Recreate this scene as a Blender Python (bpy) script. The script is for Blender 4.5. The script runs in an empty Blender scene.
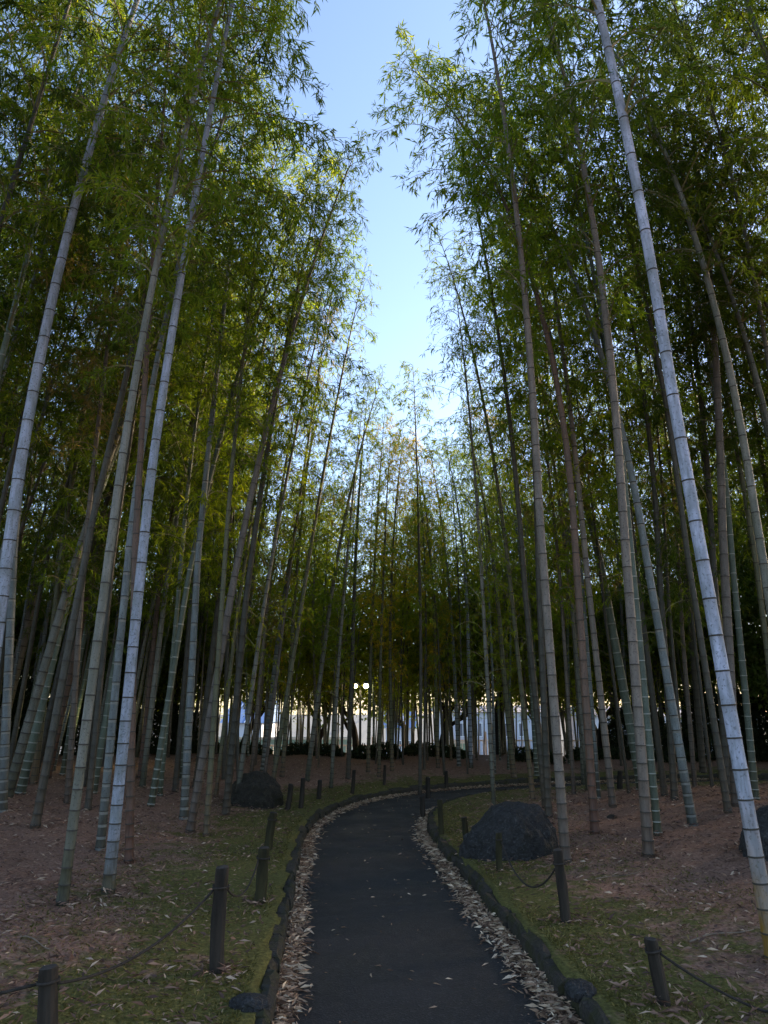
import bpy, math, random
import numpy as np
from mathutils import Vector, Matrix, noise as mnoise

random.seed(7)
RNG = np.random.default_rng(7)
sc = bpy.context.scene
COL = sc.collection
R = math.radians

# ------------------------------------------------------------------ camera
PITCH = R(15.0)
FPX = 740.0
CAM = Vector((0.0, 0.0, 1.6))
W, H = 768, 1024
cam_d = bpy.data.cameras.new('camera')
cam = bpy.data.objects.new('camera', cam_d)
COL.objects.link(cam)
cam.location = CAM
cam.rotation_euler = (R(90) + PITCH, 0, 0)
cam_d.sensor_fit = 'VERTICAL'
cam_d.sensor_height = 36.0
cam_d.lens = 36.0 * FPX / H
cam_d.clip_start = 0.05
cam_d.clip_end = 3000
sc.camera = cam
FW = Vector((0, math.cos(PITCH), math.sin(PITCH)))
UP = Vector((0, -math.sin(PITCH), math.cos(PITCH)))


def ray(u, v):
    return FW + Vector((1, 0, 0)) * ((u - W / 2) / FPX) - UP * ((v - H / 2) / FPX)


def project(p):
    q = Vector(p) - CAM
    d = q.dot(FW)
    return W / 2 + FPX * q.x / d, H / 2 - FPX * q.dot(UP) / d, d


# ------------------------------------------------------------------ terrain
PATH = np.array([(0.75, -6), (0.62, -2), (0.42, 1.5), (0.22, 4.4), (0.08, 6.2), (-0.06, 8.0), (-0.17, 9.6), (-0.19, 11.0),
                 (0.0, 12.6), (0.55, 14.1), (1.5, 15.4), (2.9, 16.3), (4.8, 17.1), (7.5, 17.7), (12, 18.2), (20, 18.6), (40, 19)], float)


def catmull(P, n=10):
    out = []
    for i in range(len(P) - 1):
        p0, p1, p2, p3 = P[max(i - 1, 0)], P[i], P[i + 1], P[min(i + 2, len(P) - 1)]
        for k in range(n):
            t = k / n
            out.append(0.5 * ((2 * p1) + (-p0 + p2) * t + (2 * p0 - 5 * p1 + 4 * p2 - p3) * t * t + (-p0 + 3 * p1 - 3 * p2 + p3) * t ** 3))
    out.append(P[-1])
    return np.array(out)


CL = catmull(PATH)
HALF = 0.80        # half width of the asphalt strip
KERB_IN, KERB_OUT = 0.79, 0.97


def path_dist(x, y):
    """distance to the centre line (vectorised)"""
    x = np.asarray(x, float); y = np.asarray(y, float)
    best = np.full(x.shape, 1e9)
    for a, b in zip(CL[:-1], CL[1:]):
        d = b - a
        L2 = d @ d
        t = np.clip(((x - a[0]) * d[0] + (y - a[1]) * d[1]) / L2, 0, 1)
        best = np.minimum(best, (x - a[0] - t * d[0]) ** 2 + (y - a[1] - t * d[1]) ** 2)
    return np.sqrt(best)


def sstep(a, b, x):
    t = np.clip((x - a) / (b - a), 0, 1)
    return t * t * (3 - 2 * t)


def ground_h(x, y):
    x = np.asarray(x, float); y = np.asarray(y, float)
    d = path_dist(x, y)
    bank = 0.138 + 0.30 * sstep(0.9, 6.5, d)
    bump = (0.035 * np.sin(x * 1.7 + y * 0.9) * np.sin(y * 1.3 - x * 0.6) + 0.018 * np.sin(x * 4.1 + 1.3) * np.sin(y * 3.7 + x)
            + 0.008 * np.sin(x * 11.3 + y * 5.1) * np.sin(y * 9.7 - x * 3.3))
    bump = bump * sstep(0.95, 1.6, d)
    h = bank + bump
    # the plateau of the grove falls away behind
    h = h - 0.95 * sstep(21.5, 28, y) - 4.2 * sstep(28, 62, y)
    h = h - 0.8 * sstep(13, 19, -x) - 1.0 * sstep(15, 40, np.abs(x))
    return np.where(d < 0.84, -0.05, -0.05 + (h + 0.05) * sstep(0.80, 0.86, d))


def gz(x, y):
    return float(ground_h(np.array([x]), np.array([y]))[0])


def on_ground(u, v):
    r = ray(u, v)
    z = 0.2
    for _ in range(12):
        t = (z - CAM.z) / r.z
        p = CAM + r * t
        z = 0.5 * z + 0.5 * gz(p.x, p.y)
    t = (z - CAM.z) / r.z
    p = CAM + r * t
    return Vector((p.x, p.y, gz(p.x, p.y)))


def at_y(u, v, y):
    r = ray(u, v)
    return CAM + r * ((y - CAM.y) / r.y)


# ------------------------------------------------------------------ object helpers
def tag(o, label=None, cat=None, group=None, kind=None):
    if label: o['label'] = label
    if cat: o['category'] = cat
    if group: o['group'] = group
    if kind: o['kind'] = kind
    return o


def empty(name, loc=(0, 0, 0)):
    o = bpy.data.objects.new(name, None)
    o.empty_display_size = 0.2
    COL.objects.link(o)
    o.location = loc
    return o


def link(name, me, parent=None, loc=None):
    o = bpy.data.objects.new(name, me)
    COL.objects.link(o)
    if parent: o.parent = parent
    if loc is not None: o.location = loc
    return o


def np_mesh(name, verts, faces, mats, midx=None, smooth=False, rnd=None):
    """faces: (n,k) array, all of one size, or list of arrays of different k"""
    me = bpy.data.meshes.new(name)
    if not isinstance(faces, list): faces = [faces]
    faces = [np.asarray(f, np.int32) for f in faces if len(f)]
    verts = np.asarray(verts, np.float32)
    me.vertices.add(len(verts))
    me.vertices.foreach_set('co', verts.ravel())
    loops = np.concatenate([f.ravel() for f in faces])
    sizes = np.concatenate([np.full(len(f), f.shape[1], np.int32) for f in faces])
    starts = np.concatenate([[0], np.cumsum(sizes)[:-1]]).astype(np.int32)
    me.loops.add(len(loops))
    me.loops.foreach_set('vertex_index', loops)
    me.polygons.add(len(sizes))
    me.polygons.foreach_set('loop_start', starts)
    me.polygons.foreach_set('loop_total', sizes)
    for m in (mats if isinstance(mats, (list, tuple)) else [mats]): me.materials.append(m)
    if midx is not None: me.polygons.foreach_set('material_index', np.asarray(midx, np.int32))
    me.polygons.foreach_set('use_smooth', np.full(len(sizes), bool(smooth)))
    if rnd is not None:
        a = me.attributes.new('rnd', 'FLOAT', 'FACE')
        a.data.foreach_set('value', np.asarray(rnd, np.float32))
    me.update(calc_edges=True)
    return me


class Soup:
    def __init__(self):
        self.v = []; self.q = []; self.n = 0; self.m = []

    def add(self, verts, quads, mat=0):
        verts = np.asarray(verts, float)
        quads = np.asarray(quads, int)
        self.v.append(verts); self.q.append(quads + self.n); self.n += len(verts)
        self.m.append(np.full(len(quads), mat))

    def box(self, c, s, rz=0.0, mat=0):
        hx, hy, hz = s[0] / 2, s[1] / 2, s[2] / 2
        b = np.array([(-1, -1, -1), (1, -1, -1), (1, 1, -1), (-1, 1, -1), (-1, -1, 1), (1, -1, 1), (1, 1, 1), (-1, 1, 1)], float) * (hx, hy, hz)
        ca, sa = math.cos(rz), math.sin(rz)
        b = np.stack([b[:, 0] * ca - b[:, 1] * sa, b[:, 0] * sa + b[:, 1] * ca, b[:, 2]], 1) + np.asarray(c, float)
        self.add(b, [(0, 3, 2, 1), (4, 5, 6, 7), (0, 1, 5, 4), (1, 2, 6, 5), (2, 3, 7, 6), (3, 0, 4, 7)], mat)

    def tube(self, pts, rad, n=8, mat=0, cap=True):
        pts = np.asarray(pts, float)
        rad = np.broadcast_to(np.asarray(rad, float), (len(pts),))
        T = np.gradient(pts, axis=0)
        T /= np.linalg.norm(T, axis=1)[:, None] + 1e-9
        ref = np.array([0, 0, 1.0]) if abs(T[0][2]) < 0.9 else np.array([1.0, 0, 0])
        A = np.cross(T, ref); A /= np.linalg.norm(A, axis=1)[:, None] + 1e-9
        B = np.cross(T, A)
        ang = np.arange(n) / n * 2 * math.pi
        ring = pts[:, None, :] + rad[:, None, None] * (np.cos(ang)[None, :, None] * A[:, None, :] + np.sin(ang)[None, :, None] * B[:, None, :])
        k = len(pts)
        v = ring.reshape(-1, 3)
        q = []
        for i in range(k - 1):
            for j in range(n):
                a, b = i * n + j, i * n + (j + 1) % n
                q.append((a, a + n, b + n, b))
        if cap:
            v = np.vstack([v, pts[0], pts[-1]])
            for j in range(n):
                j2 = (j + 1) % n
                q.append((k * n, j, j2, j2) if False else (k * n, j, j2, k * n))
                q.append((k * n + 1, (k - 1) * n + j2, (k - 1) * n + j, k * n + 1))
            qq = np.array(q)
            tri = qq[:, 0] == qq[:, 3]
            self.v.append(v); self.m.append(np.full(len(qq), mat))
            self.q.append(qq + self.n); self.n += len(v)
        else:
            self.add(v, q, mat)

    def mesh(self, name, mats, smooth=False):
        V = np.vstack(self.v); Q = np.vstack(self.q); M = np.concatenate(self.m)
        tri = Q[:, 0] == Q[:, 3]
        return np_mesh(name, V, [Q[~tri], Q[tri][:, :3]], mats, np.concatenate([M[~tri], M[tri]]), smooth)


# ------------------------------------------------------------------ materials
def new_mat(name):
    m = bpy.data.materials.new(name)
    m.use_nodes = True
    nt = m.node_tree
    nt.nodes.clear()
    out = nt.nodes.new('ShaderNodeOutputMaterial')
    return m, nt, out


def nd(nt, typ, **kw):
    n = nt.nodes.new(typ)
    for k, v in kw.items(): setattr(n, k, v)
    return n


def ramp(nt, fac, stops):
    r = nt.nodes.new('ShaderNodeValToRGB')
    els = r.color_ramp.elements
    els[0].position, els[0].color = stops[0][0], (*stops[0][1], 1)
    els[1].position, els[1].color = stops[-1][0], (*stops[-1][1], 1)
    for p, c in stops[1:-1]:
        e = els.new(p); e.color = (*c, 1)
    nt.links.new(fac, r.inputs[0])
    return r.outputs[0]


def tex_noise(nt, vec, scale, detail=4, rough=0.6):
    n = nt.nodes.new('ShaderNodeTexNoise')
    n.inputs['Scale'].default_value = scale
    n.inputs['Detail'].default_value = detail
    n.inputs['Roughness'].default_value = rough
    if vec is not None: nt.links.new(vec, n.inputs['Vector'])
    return n.outputs['Fac']


def mixc(nt, fac, a, b, mode='MIX'):
    n = nt.nodes.new('ShaderNodeMix')
    n.data_type = 'RGBA'; n.blend_type = mode
    for s, v in ((n.inputs['Factor'], fac), (n.inputs['A'], a), (n.inputs['B'], b)):
        if hasattr(v, 'is_output'): nt.links.new(v, s)
        elif isinstance(v, tuple): s.default_value = (*v, 1)
        else: s.default_value = v
    return n.outputs['Result']


def math_n(nt, op, a, b=None, clamp=False):
    n = nt.nodes.new('ShaderNodeMath')
    n.operation = op; n.use_clamp = clamp
    for i, v in enumerate((a, b)):
        if v is None: continue
        if hasattr(v, 'is_output'): nt.links.new(v, n.inputs[i])
        else: n.inputs[i].default_value = v
    return n.outputs[0]


def principled(nt, out, color, rough=0.7, bump=None, bump_d=0.01, spec=0.3, bump_s=0.6):
    b = nt.nodes.new('ShaderNodeBsdfPrincipled')
    if hasattr(color, 'is_output'): nt.links.new(color, b.inputs['Base Color'])
    else: b.inputs['Base Color'].default_value = (*color, 1)
    if hasattr(rough, 'is_output'): nt.links.new(rough, b.inputs['Roughness'])
    else: b.inputs['Roughness'].default_value = rough
    b.inputs['Specular IOR Level'].default_value = spec
    if bump is not None:
        bn = nt.nodes.new('ShaderNodeBump')
        bn.inputs['Strength'].default_value = bump_s
        bn.inputs['Distance'].default_value = bump_d
        nt.links.new(bump, bn.inputs['Height'])
        nt.links.new(bn.outputs[0], b.inputs['Normal'])
    nt.links.new(b.outputs[0], out.inputs[0])
    return b


def coord(nt, which='Object', scale=(1, 1, 1)):
    t = nt.nodes.new('ShaderNodeTexCoord')
    mp = nt.nodes.new('ShaderNodeMapping')
    mp.inputs['Scale'].default_value = scale
    nt.links.new(t.outputs[which], mp.inputs[0])
    return mp.outputs[0]


def simple_mat(name, c1, c2, scale=6, rough=0.7, bump_d=0.01, spec=0.3, detail=5, stretch=(1, 1, 1)):
    m, nt, out = new_mat(name)
    v = coord(nt, 'Object', stretch)
    f = tex_noise(nt, v, scale, detail)
    c = ramp(nt, f, [(0.3, c1), (0.7, c2)])
    principled(nt, out, c, rough, f, bump_d, spec)
    return m


def leaf_mat(name, stops, trans=0.5, tcol_gain=(2.2, 2.3, 0.8), var=0.35):
    """leaf shader: per-leaf tone from the 'rnd' face attribute, per-plant tone from Object Info"""
    m, nt, out = new_mat(name)
    a = nd(nt, 'ShaderNodeAttribute', attribute_name='rnd')
    oi = nt.nodes.new('ShaderNodeObjectInfo')
    f = math_n(nt, 'ADD', math_n(nt, 'MULTIPLY', a.outputs['Fac'], 1 - var), math_n(nt, 'MULTIPLY', oi.outputs['Random'], var))
    c = ramp(nt, f, stops)
    d = nt.nodes.new('ShaderNodeBsdfPrincipled')
    d.inputs['Roughness'].default_value = 0.6
    d.inputs['Specular IOR Level'].default_value = 0.08
    nt.links.new(c, d.inputs['Base Color'])
    t = nt.nodes.new('ShaderNodeBsdfTranslucent')
    nt.links.new(mixc(nt, 1.0, c, tuple(tcol_gain), 'MULTIPLY'), t.inputs[0])
    mx = nt.nodes.new('ShaderNodeMixShader')
    mx.inputs[0].default_value = trans
    nt.links.new(d.outputs[0], mx.inputs[1]); nt.links.new(t.outputs[0], mx.inputs[2])
    nt.links.new(mx.outputs[0], out.inputs[0])
    return m


LEAF = {
    'olive': leaf_mat('bamboo_leaf_olive', [(0.0, (0.056, 0.092, 0.012)), (0.45, (0.088, 0.136, 0.017)), (0.8, (0.135, 0.17, 0.02)), (1.0, (0.24, 0.20, 0.04))], 0.55),
    'olive_lit': leaf_mat('bamboo_leaf_lit', [(0.0, (0.09, 0.135, 0.012)), (0.5, (0.14, 0.185, 0.016)), (1.0, (0.24, 0.24, 0.03))], 0.6),  # olive leaf lightened: the light beside the sky gap put into colour
    'dark': leaf_mat('bamboo_leaf_shaded', [(0.0, (0.026, 0.046, 0.010)), (0.5, (0.046, 0.074, 0.014)), (1.0, (0.09, 0.115, 0.022))], 0.45),  # olive leaf darkened: shade of the outer crowns put into colour
    'yellow': leaf_mat('bamboo_leaf_yellow_glow', [(0.0, (0.20, 0.18, 0.02)), (0.5, (0.36, 0.26, 0.03)), (1.0, (0.42, 0.29, 0.04))], 0.6),  # yellow leaves, with their golden backlit glow put into the colour
    'russet': leaf_mat('bamboo_leaf_russet', [(0.0, (0.07, 0.075, 0.03)), (0.5, (0.13, 0.11, 0.045)), (1.0, (0.24, 0.17, 0.09))], 0.5),
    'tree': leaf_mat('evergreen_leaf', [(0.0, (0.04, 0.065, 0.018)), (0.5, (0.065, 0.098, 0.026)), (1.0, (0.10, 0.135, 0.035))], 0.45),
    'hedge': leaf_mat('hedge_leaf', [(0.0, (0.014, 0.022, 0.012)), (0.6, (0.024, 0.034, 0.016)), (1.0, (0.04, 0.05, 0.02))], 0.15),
}


def culm_mat(name, base, dark, foot, foot_h=0.7, mottling=0.5):
    m, nt, out = new_mat(name)
    tc = nt.nodes.new('ShaderNodeTexCoord')
    oi = nt.nodes.new('ShaderNodeObjectInfo')
    off = nt.nodes.new('ShaderNodeVectorMath'); off.operation = 'ADD'
    cx = nt.nodes.new('ShaderNodeCombineXYZ')
    rr = math_n(nt, 'MULTIPLY', oi.outputs['Random'], 37.0)
    nt.links.new(rr, cx.inputs[0]); nt.links.new(rr, cx.inputs[2])
    nt.links.new(tc.outputs['Object'], off.inputs[0]); nt.links.new(cx.outputs[0], off.inputs[1])
    mp = nt.nodes.new('ShaderNodeMapping'); mp.inputs['Scale'].default_value = (1, 1, 0.16)
    nt.links.new(off.outputs[0], mp.inputs[0])
    streak = tex_noise(nt, mp.outputs[0], 34, 5, 0.7)
    mp2 = nt.nodes.new('ShaderNodeMapping'); mp2.inputs['Scale'].default_value = (1, 1, 0.5)
    nt.links.new(off.outputs[0], mp2.inputs[0])
    blotch = tex_noise(nt, mp2.outputs[0], 7, 4, 0.6)
    spots = tex_noise(nt, off.outputs[0], 60, 2, 0.5)
    f1 = ramp(nt, streak, [(0.42, (0, 0, 0)), (0.68, (1, 1, 1))])
    f2 = ramp(nt, blotch, [(0.40, (0, 0, 0)), (0.66, (1, 1, 1))])
    f3 = ramp(nt, spots, [(0.58, (0, 0, 0)), (0.66, (1, 1, 1))])
    c = mixc(nt, math_n(nt, 'MULTIPLY', f1, min(1, mottling * 1.7)), base, dark)
    c = mixc(nt, math_n(nt, 'MULTIPLY', f2, min(1, mottling * 1.5)), c, dark)
    c = mixc(nt, math_n(nt, 'MULTIPLY', f3, 0.6), c, tuple(x * 0.45 for x in dark))
    # tone differs a little from culm to culm
    tone = math_n(nt, 'ADD', math_n(nt, 'MULTIPLY', oi.outputs['Random'], 0.4), 0.8)
    hsv = nt.nodes.new('ShaderNodeHueSaturation')
    nt.links.new(c, hsv.inputs['Color']); nt.links.new(tone, hsv.inputs['Value'])
    c = hsv.outputs[0]
    # weathered, soil stained foot
    sp = nt.nodes.new('ShaderNodeSeparateXYZ'); nt.links.new(tc.outputs['Object'], sp.inputs[0])
    ff = math_n(nt, 'ADD', math_n(nt, 'DIVIDE', sp.outputs['Z'], foot_h), math_n(nt, 'MULTIPLY', math_n(nt, 'SUBTRACT', blotch, 0.5), 1.6))
    ff = ramp(nt, ff, [(0.1, (1, 1, 1)), (1.0, (0, 0, 0))])
    c = mixc(nt, ff, c, mixc(nt, f1, foot, tuple(x * 0.4 for x in foot)))
    principled(nt, out, c, 0.55, streak, 0.002, 0.3, 0.3)
    return m


CULM = {
    'blue': culm_mat('culm_waxy_blue', (0.32, 0.36, 0.46), (0.14, 0.165, 0.165), (0.07, 0.06, 0.035), 0.55, 0.5),
    'gold': culm_mat('culm_waxy_golden_foot', (0.36, 0.40, 0.52), (0.15, 0.175, 0.20), (0.18, 0.10, 0.016), 0.95, 0.65),
    'grey': culm_mat('culm_grey', (0.145, 0.145, 0.125), (0.075, 0.08, 0.06), (0.052, 0.050, 0.028), 1.0, 0.55),
    'pink': culm_mat('culm_pinkish_grey', (0.15, 0.128, 0.108), (0.08, 0.07, 0.058), (0.085, 0.058, 0.042), 1.0, 0.5),
    'brown': culm_mat('culm_brown', (0.12, 0.072, 0.05), (0.06, 0.042, 0.03), (0.10, 0.045, 0.028), 1.4, 0.5),
    'green': culm_mat('culm_green', (0.095, 0.125, 0.10), (0.055, 0.075, 0.055), (0.045, 0.048, 0.026), 0.9, 0.5),
    'olive': culm_mat('culm_olive', (0.10, 0.10, 0.055), (0.055, 0.06, 0.032), (0.12, 0.075, 0.04), 1.0, 0.5),
    'teal': culm_mat('culm_dull_teal', (0.135, 0.16, 0.165), (0.07, 0.085, 0.085), (0.045, 0.042, 0.028), 0.9, 0.55),
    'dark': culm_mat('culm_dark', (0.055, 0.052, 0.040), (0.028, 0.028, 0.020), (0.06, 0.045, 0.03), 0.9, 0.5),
}
RING = simple_mat('node_ring_dark', (0.022, 0.020, 0.018), (0.05, 0.045, 0.035), 30)
RINGP = simple_mat('node_ring_pale', (0.18, 0.20, 0.175), (0.28, 0.29, 0.26), 30)
WAX = simple_mat('node_wax', (0.12, 0.125, 0.11), (0.20, 0.205, 0.19), 24)
TWIG = simple_mat('bamboo_branch', (0.10, 0.095, 0.04), (0.17, 0.15, 0.07), 12)

# ------------------------------------------------------------------ bamboo kit
HC = 12.0     # canonical height


class Variant: pass


def make_axis(B, droop):
    def ax(z):
        t = np.clip((np.asarray(z, float) / HC - 0.28) / 0.72, 0, 1)
        x = B * t ** 2.1
        zz = np.asarray(z, float) - droop * t ** 4
        return np.stack([x, 0.12 * np.sin(t * 3.0), zz], -1)
    return ax


def node_heights():
    z = [0.03]; 
    while z[-1] < HC - 0.15:
        h = z[-1]
        sp = 0.11 + 0.19 * min(1, h / 3.0)
        if h > 7: sp = 0.30 - 0.15 * (h - 7) / (HC - 7)
        z.append(h + sp)
    return np.array(z)


NODES = node_heights()


def culm_mesh(name, ax, r0, sides, ringh=0.014, mats=None, detail=True, zcap=None):
    zs, rs, ms = [], [], []
    def rad(z): return r0 * (1.0 - 0.42 * (z / HC) - 0.52 * (z / HC) ** 3) * (1 + 0.2 * math.exp(-max(z, 0) / 0.12))
    # profile rows (z, r, material of the band above this row)
    zs.append(-0.12); rs.append(r0 * 1.02); ms.append(0)
    for i, z in enumerate(NODES):
        r = rad(z)
        if detail:
            zs += [z - 2.6 * ringh, z - 0.45 * ringh, z + 0.05 * ringh, z + 0.5 * ringh, z + 1.2 * ringh]
            rs += [r, r * 1.015, r * 1.085, r * 1.05, r]
            ms += [2, 1, 1, 0, 0]
        else:
            zs += [z - 2.0 * ringh, z - 0.5 * ringh, z + 0.5 * ringh]
            rs += [r, r * 1.06, r * 1.04]
            ms += [2, 1, 0]
    zs.append(HC); rs.append(0.002); ms.append(0)
    zs, rs = np.array(zs), np.array(rs)
    order = np.argsort(zs, kind='stable'); zs, rs, ms = zs[order], rs[order], np.array(ms)[order]
    c = ax(zs)
    ang = np.arange(sides) / sides * 2 * math.pi
    V = np.zeros((len(zs), sides, 3))
    V[:, :, 0] = c[:, 0:1] + rs[:, None] * np.cos(ang)
    V[:, :, 1] = c[:, 1:2] + rs[:, None] * np.sin(ang)
    V[:, :, 2] = c[:, 2:3]
    n = sides
    i = np.arange(len(zs) - 1)[:, None] * n
    j = np.arange(n)[None, :]
    a = i + j; b = i + (j + 1) % n
    Q = np.stack([a, b, b + n, a + n], -1).reshape(-1, 4)
    M = np.repeat(ms[:-1], n)
    return np_mesh(name, V.reshape(-1, 3), Q, mats, M, smooth=True)


def norm(a): return a / (np.linalg.norm(a, axis=-1, keepdims=True) + 1e-9)


def leaves_mesh(name, base, direc, L, Wd, mat, rng, fold=True):
    """lanceolate leaves: base points, directions, lengths, widths -> one mesh (4-vertex blades, two triangles-ish)"""
    n = len(base)
    d = norm(direc)
    ref = norm(rng.normal(size=(n, 3)) * 0.7 + np.array([0, 0, 1.0]))
    s = norm(np.cross(d, ref))
    nrm = np.cross(s, d)
    L = L[:, None]; Wd = Wd[:, None]
    droop = np.array([0, 0, -0.10])
    p0 = base
    p1 = base + d * L * 0.38 + s * Wd * 0.5 + nrm * Wd * 0.14
    p3 = base + d * L * 0.38 - s * Wd * 0.5 + nrm * Wd * 0.14
    p2 = base + d * L + droop * L
    V = np.stack([p0, p1, p2, p3], 1).reshape(-1, 3)
    Q = np.arange(4 * n).reshape(n, 4)
    return np_mesh(name, V, Q, mat, None, False, rng.random(n))


def build_foliage(seed, ax, z0, twig_n, leaf_n, Lmean, mat, reach=1.0, tag_name='v'):
    rng = np.random.default_rng(seed)
    bs = Soup()
    LB, LD = [], []
    az = rng.random() * 6.28
    first = True
    for z in NODES:
        if z < z0 or z > HC - 0.1: continue
        t = (z - z0) / (HC - z0)
        p = ax(np.array([z]))[0]
        az += math.pi + rng.normal() * 0.5
        env = reach * (0.55 + 1.15 * min(1, t / 0.35)) * (1 - 0.72 * max(0, (t - 0.35) / 0.65))
        if rng.random() < 0.10 and t > .1: continue
        for side in (0, 1):
            a = az + (side - 0.5) * (0.7 + 0.4 * rng.random())
            Lb = env * (0.65 + 0.6 * rng.random()) * (1.0 if side == 0 else 0.75)
            el = R(46) + rng.normal() * 0.16
            nseg = 7
            pts = [p]
            dvec = np.array([math.cos(a) * math.cos(el), math.sin(a) * math.cos(el), math.sin(el)])
            for k in range(nseg):
                pts.append(pts[-1] + dvec * Lb / nseg)
                dvec = norm(dvec + np.array([0, 0, -0.19 - 0.05 * k * t]) + rng.normal(size=3) * 0.06)
            pts = np.array(pts)
            bs.tube(pts, np.linspace(0.011, 0.0025, len(pts)) * (1.1 - 0.5 * t), 3, 0, False)
            nt_ = max(3, int(twig_n * Lb))
            for k in range(nt_):
                u = 0.22 + 0.78 * (k + rng.random()) / nt_
                f = u * nseg; i0 = min(int(f), nseg - 1)
                q = pts[i0] + (pts[i0 + 1] - pts[i0]) * (f - i0)
                bd = norm(pts[i0 + 1] - pts[i0])
                td = norm(bd * 0.55 + rng.normal(size=3) * 0.62 + np.array([0, 0, -0.12]))
                tl = (0.12 + 0.34 * rng.random()) * (1.1 - 0.5 * u)
                e = q + td * tl + np.array([0, 0, -0.25 * tl])
                if rng.random() < 0.5:
                    bs.tube(np.array([q, q + td * tl * .6, e]), (0.003, 0.002, 0.001), 3, 0, False)
                m = max(2, int(leaf_n * (0.6 + 0.8 * rng.random())))
                w = rng.random(m)[:, None] ** 0.6
                b_ = q + (e - q) * w
                ld = norm(td)[None, :] * 0.7 + rng.normal(size=(m, 3)) * 0.55 + np.array([0, 0, -0.42])
                LB.append(b_); LD.append(ld)
    LB = np.vstack(LB); LD = np.vstack(LD)
    n = len(LB)
    L = Lmean * (0.6 + 0.7 * rng.random(n))
    me = leaves_mesh('foliage_' + tag_name, LB, LD, L, L * (0.13 + 0.05 * rng.random(n)), mat, rng)
    return me, bs.mesh('branches_' + tag_name, TWIG)


NEAR, FAR = [], []
specs_near = [(0.9, 0.5, 5.2), (1.7, 0.9, 5.6), (2.2, 1.2, 5.9), (0.5, 0.3, 5.4), (1.4, 0.8, 6.0), (2.0, 1.0, 4.9)]
for k, (B, dr, z0) in enumerate(specs_near):
    v = Variant(); v.ax = make_axis(B, dr); v.B = B
    v.fol, v.br = build_foliage(100 + k, v.ax, z0, 20.0, 9, 0.112, LEAF['olive'], 0.92 if k in (0, 3) else 1.15, 'near')
    NEAR.append(v)
specs_far = [(0.7, 0.4, 2.8), (1.5, 0.8, 3.4), (0.3, 0.2, 3.9), (2.1, 1.1, 3.2), (1.1, 0.6, 2.3), (1.8, 1.0, 3.8)]
for k, (B, dr, z0) in enumerate(specs_far):
    v = Variant(); v.ax = make_axis(B, dr); v.B = B
    v.fol, v.br = build_foliage(200 + k, v.ax, z0, 12.0, 9, 0.125, LEAF['olive'], 0.95 if k in (0, 2) else 1.15, 'far')
    v.culms = [culm_mesh('culm_far', v.ax, r, 8, 0.013, [CULM['dark'], RING, WAX], False) for r in (0.032, 0.042, 0.052)]
    FAR.append(v)

SPARSE = []
for k, (B, dr, z0) in enumerate([(0.3, 0.2, 2.0), (0.6, 0.4, 2.4), (0.2, 0.2, 2.8), (0.8, 0.5, 2.2)]):
    v = Variant(); v.ax = make_axis(B, dr); v.B = B
    v.fol, v.br = build_foliage(300 + k, v.ax, z0, 9.0, 6, 0.12, LEAF['olive'], 0.95, 'sparse')
    v.culms = [culm_mesh('culm_far', v.ax, r, 8, 0.016, [CULM['dark'], RING, WAX], False) for r in (0.030, 0.038, 0.046)]
    SPARSE.append(v)

BAMBOOS = []


def set_slots(o, mats):
    for i, m in enumerate(mats):
        o.material_slots[i].link = 'OBJECT'
        o.material_slots[i].material = m


def place_bamboo(P, axis, bend_to, v, culm_me, s, kind, leaf, label, group, has_leaves=True):
    root = empty('bamboo')
    zc = axis.normalized()
    xb = Vector((bend_to[0], bend_to[1], 0))
    xb = (xb - zc * xb.dot(zc)).normalized()
    yb = zc.cross(xb)
    M = Matrix((xb, yb, zc)).transposed().to_4x4()
    root.matrix_world = Matrix.Translation(P) @ M @ Matrix.Scale(s, 4)
    tag(root, label, 'bamboo', group)
    c = link('culm', culm_me, root)
    ring = RINGP if kind == 'green' else RING
    wax = CULM[kind] if kind in ('blue', 'gold', 'grey', 'pink', 'brown') else WAX
    if kind in ('dark', 'green', 'olive'): wax = CULM[kind]
    set_slots(c, [CULM[kind], ring, wax])
    if has_leaves:
        b = link('branches', v.br, root)
        f = link('foliage', v.fol, root)
        set_slots(f, [LEAF[leaf]])
    BAMBOOS.append((P.x, P.y))
    return root


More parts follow.
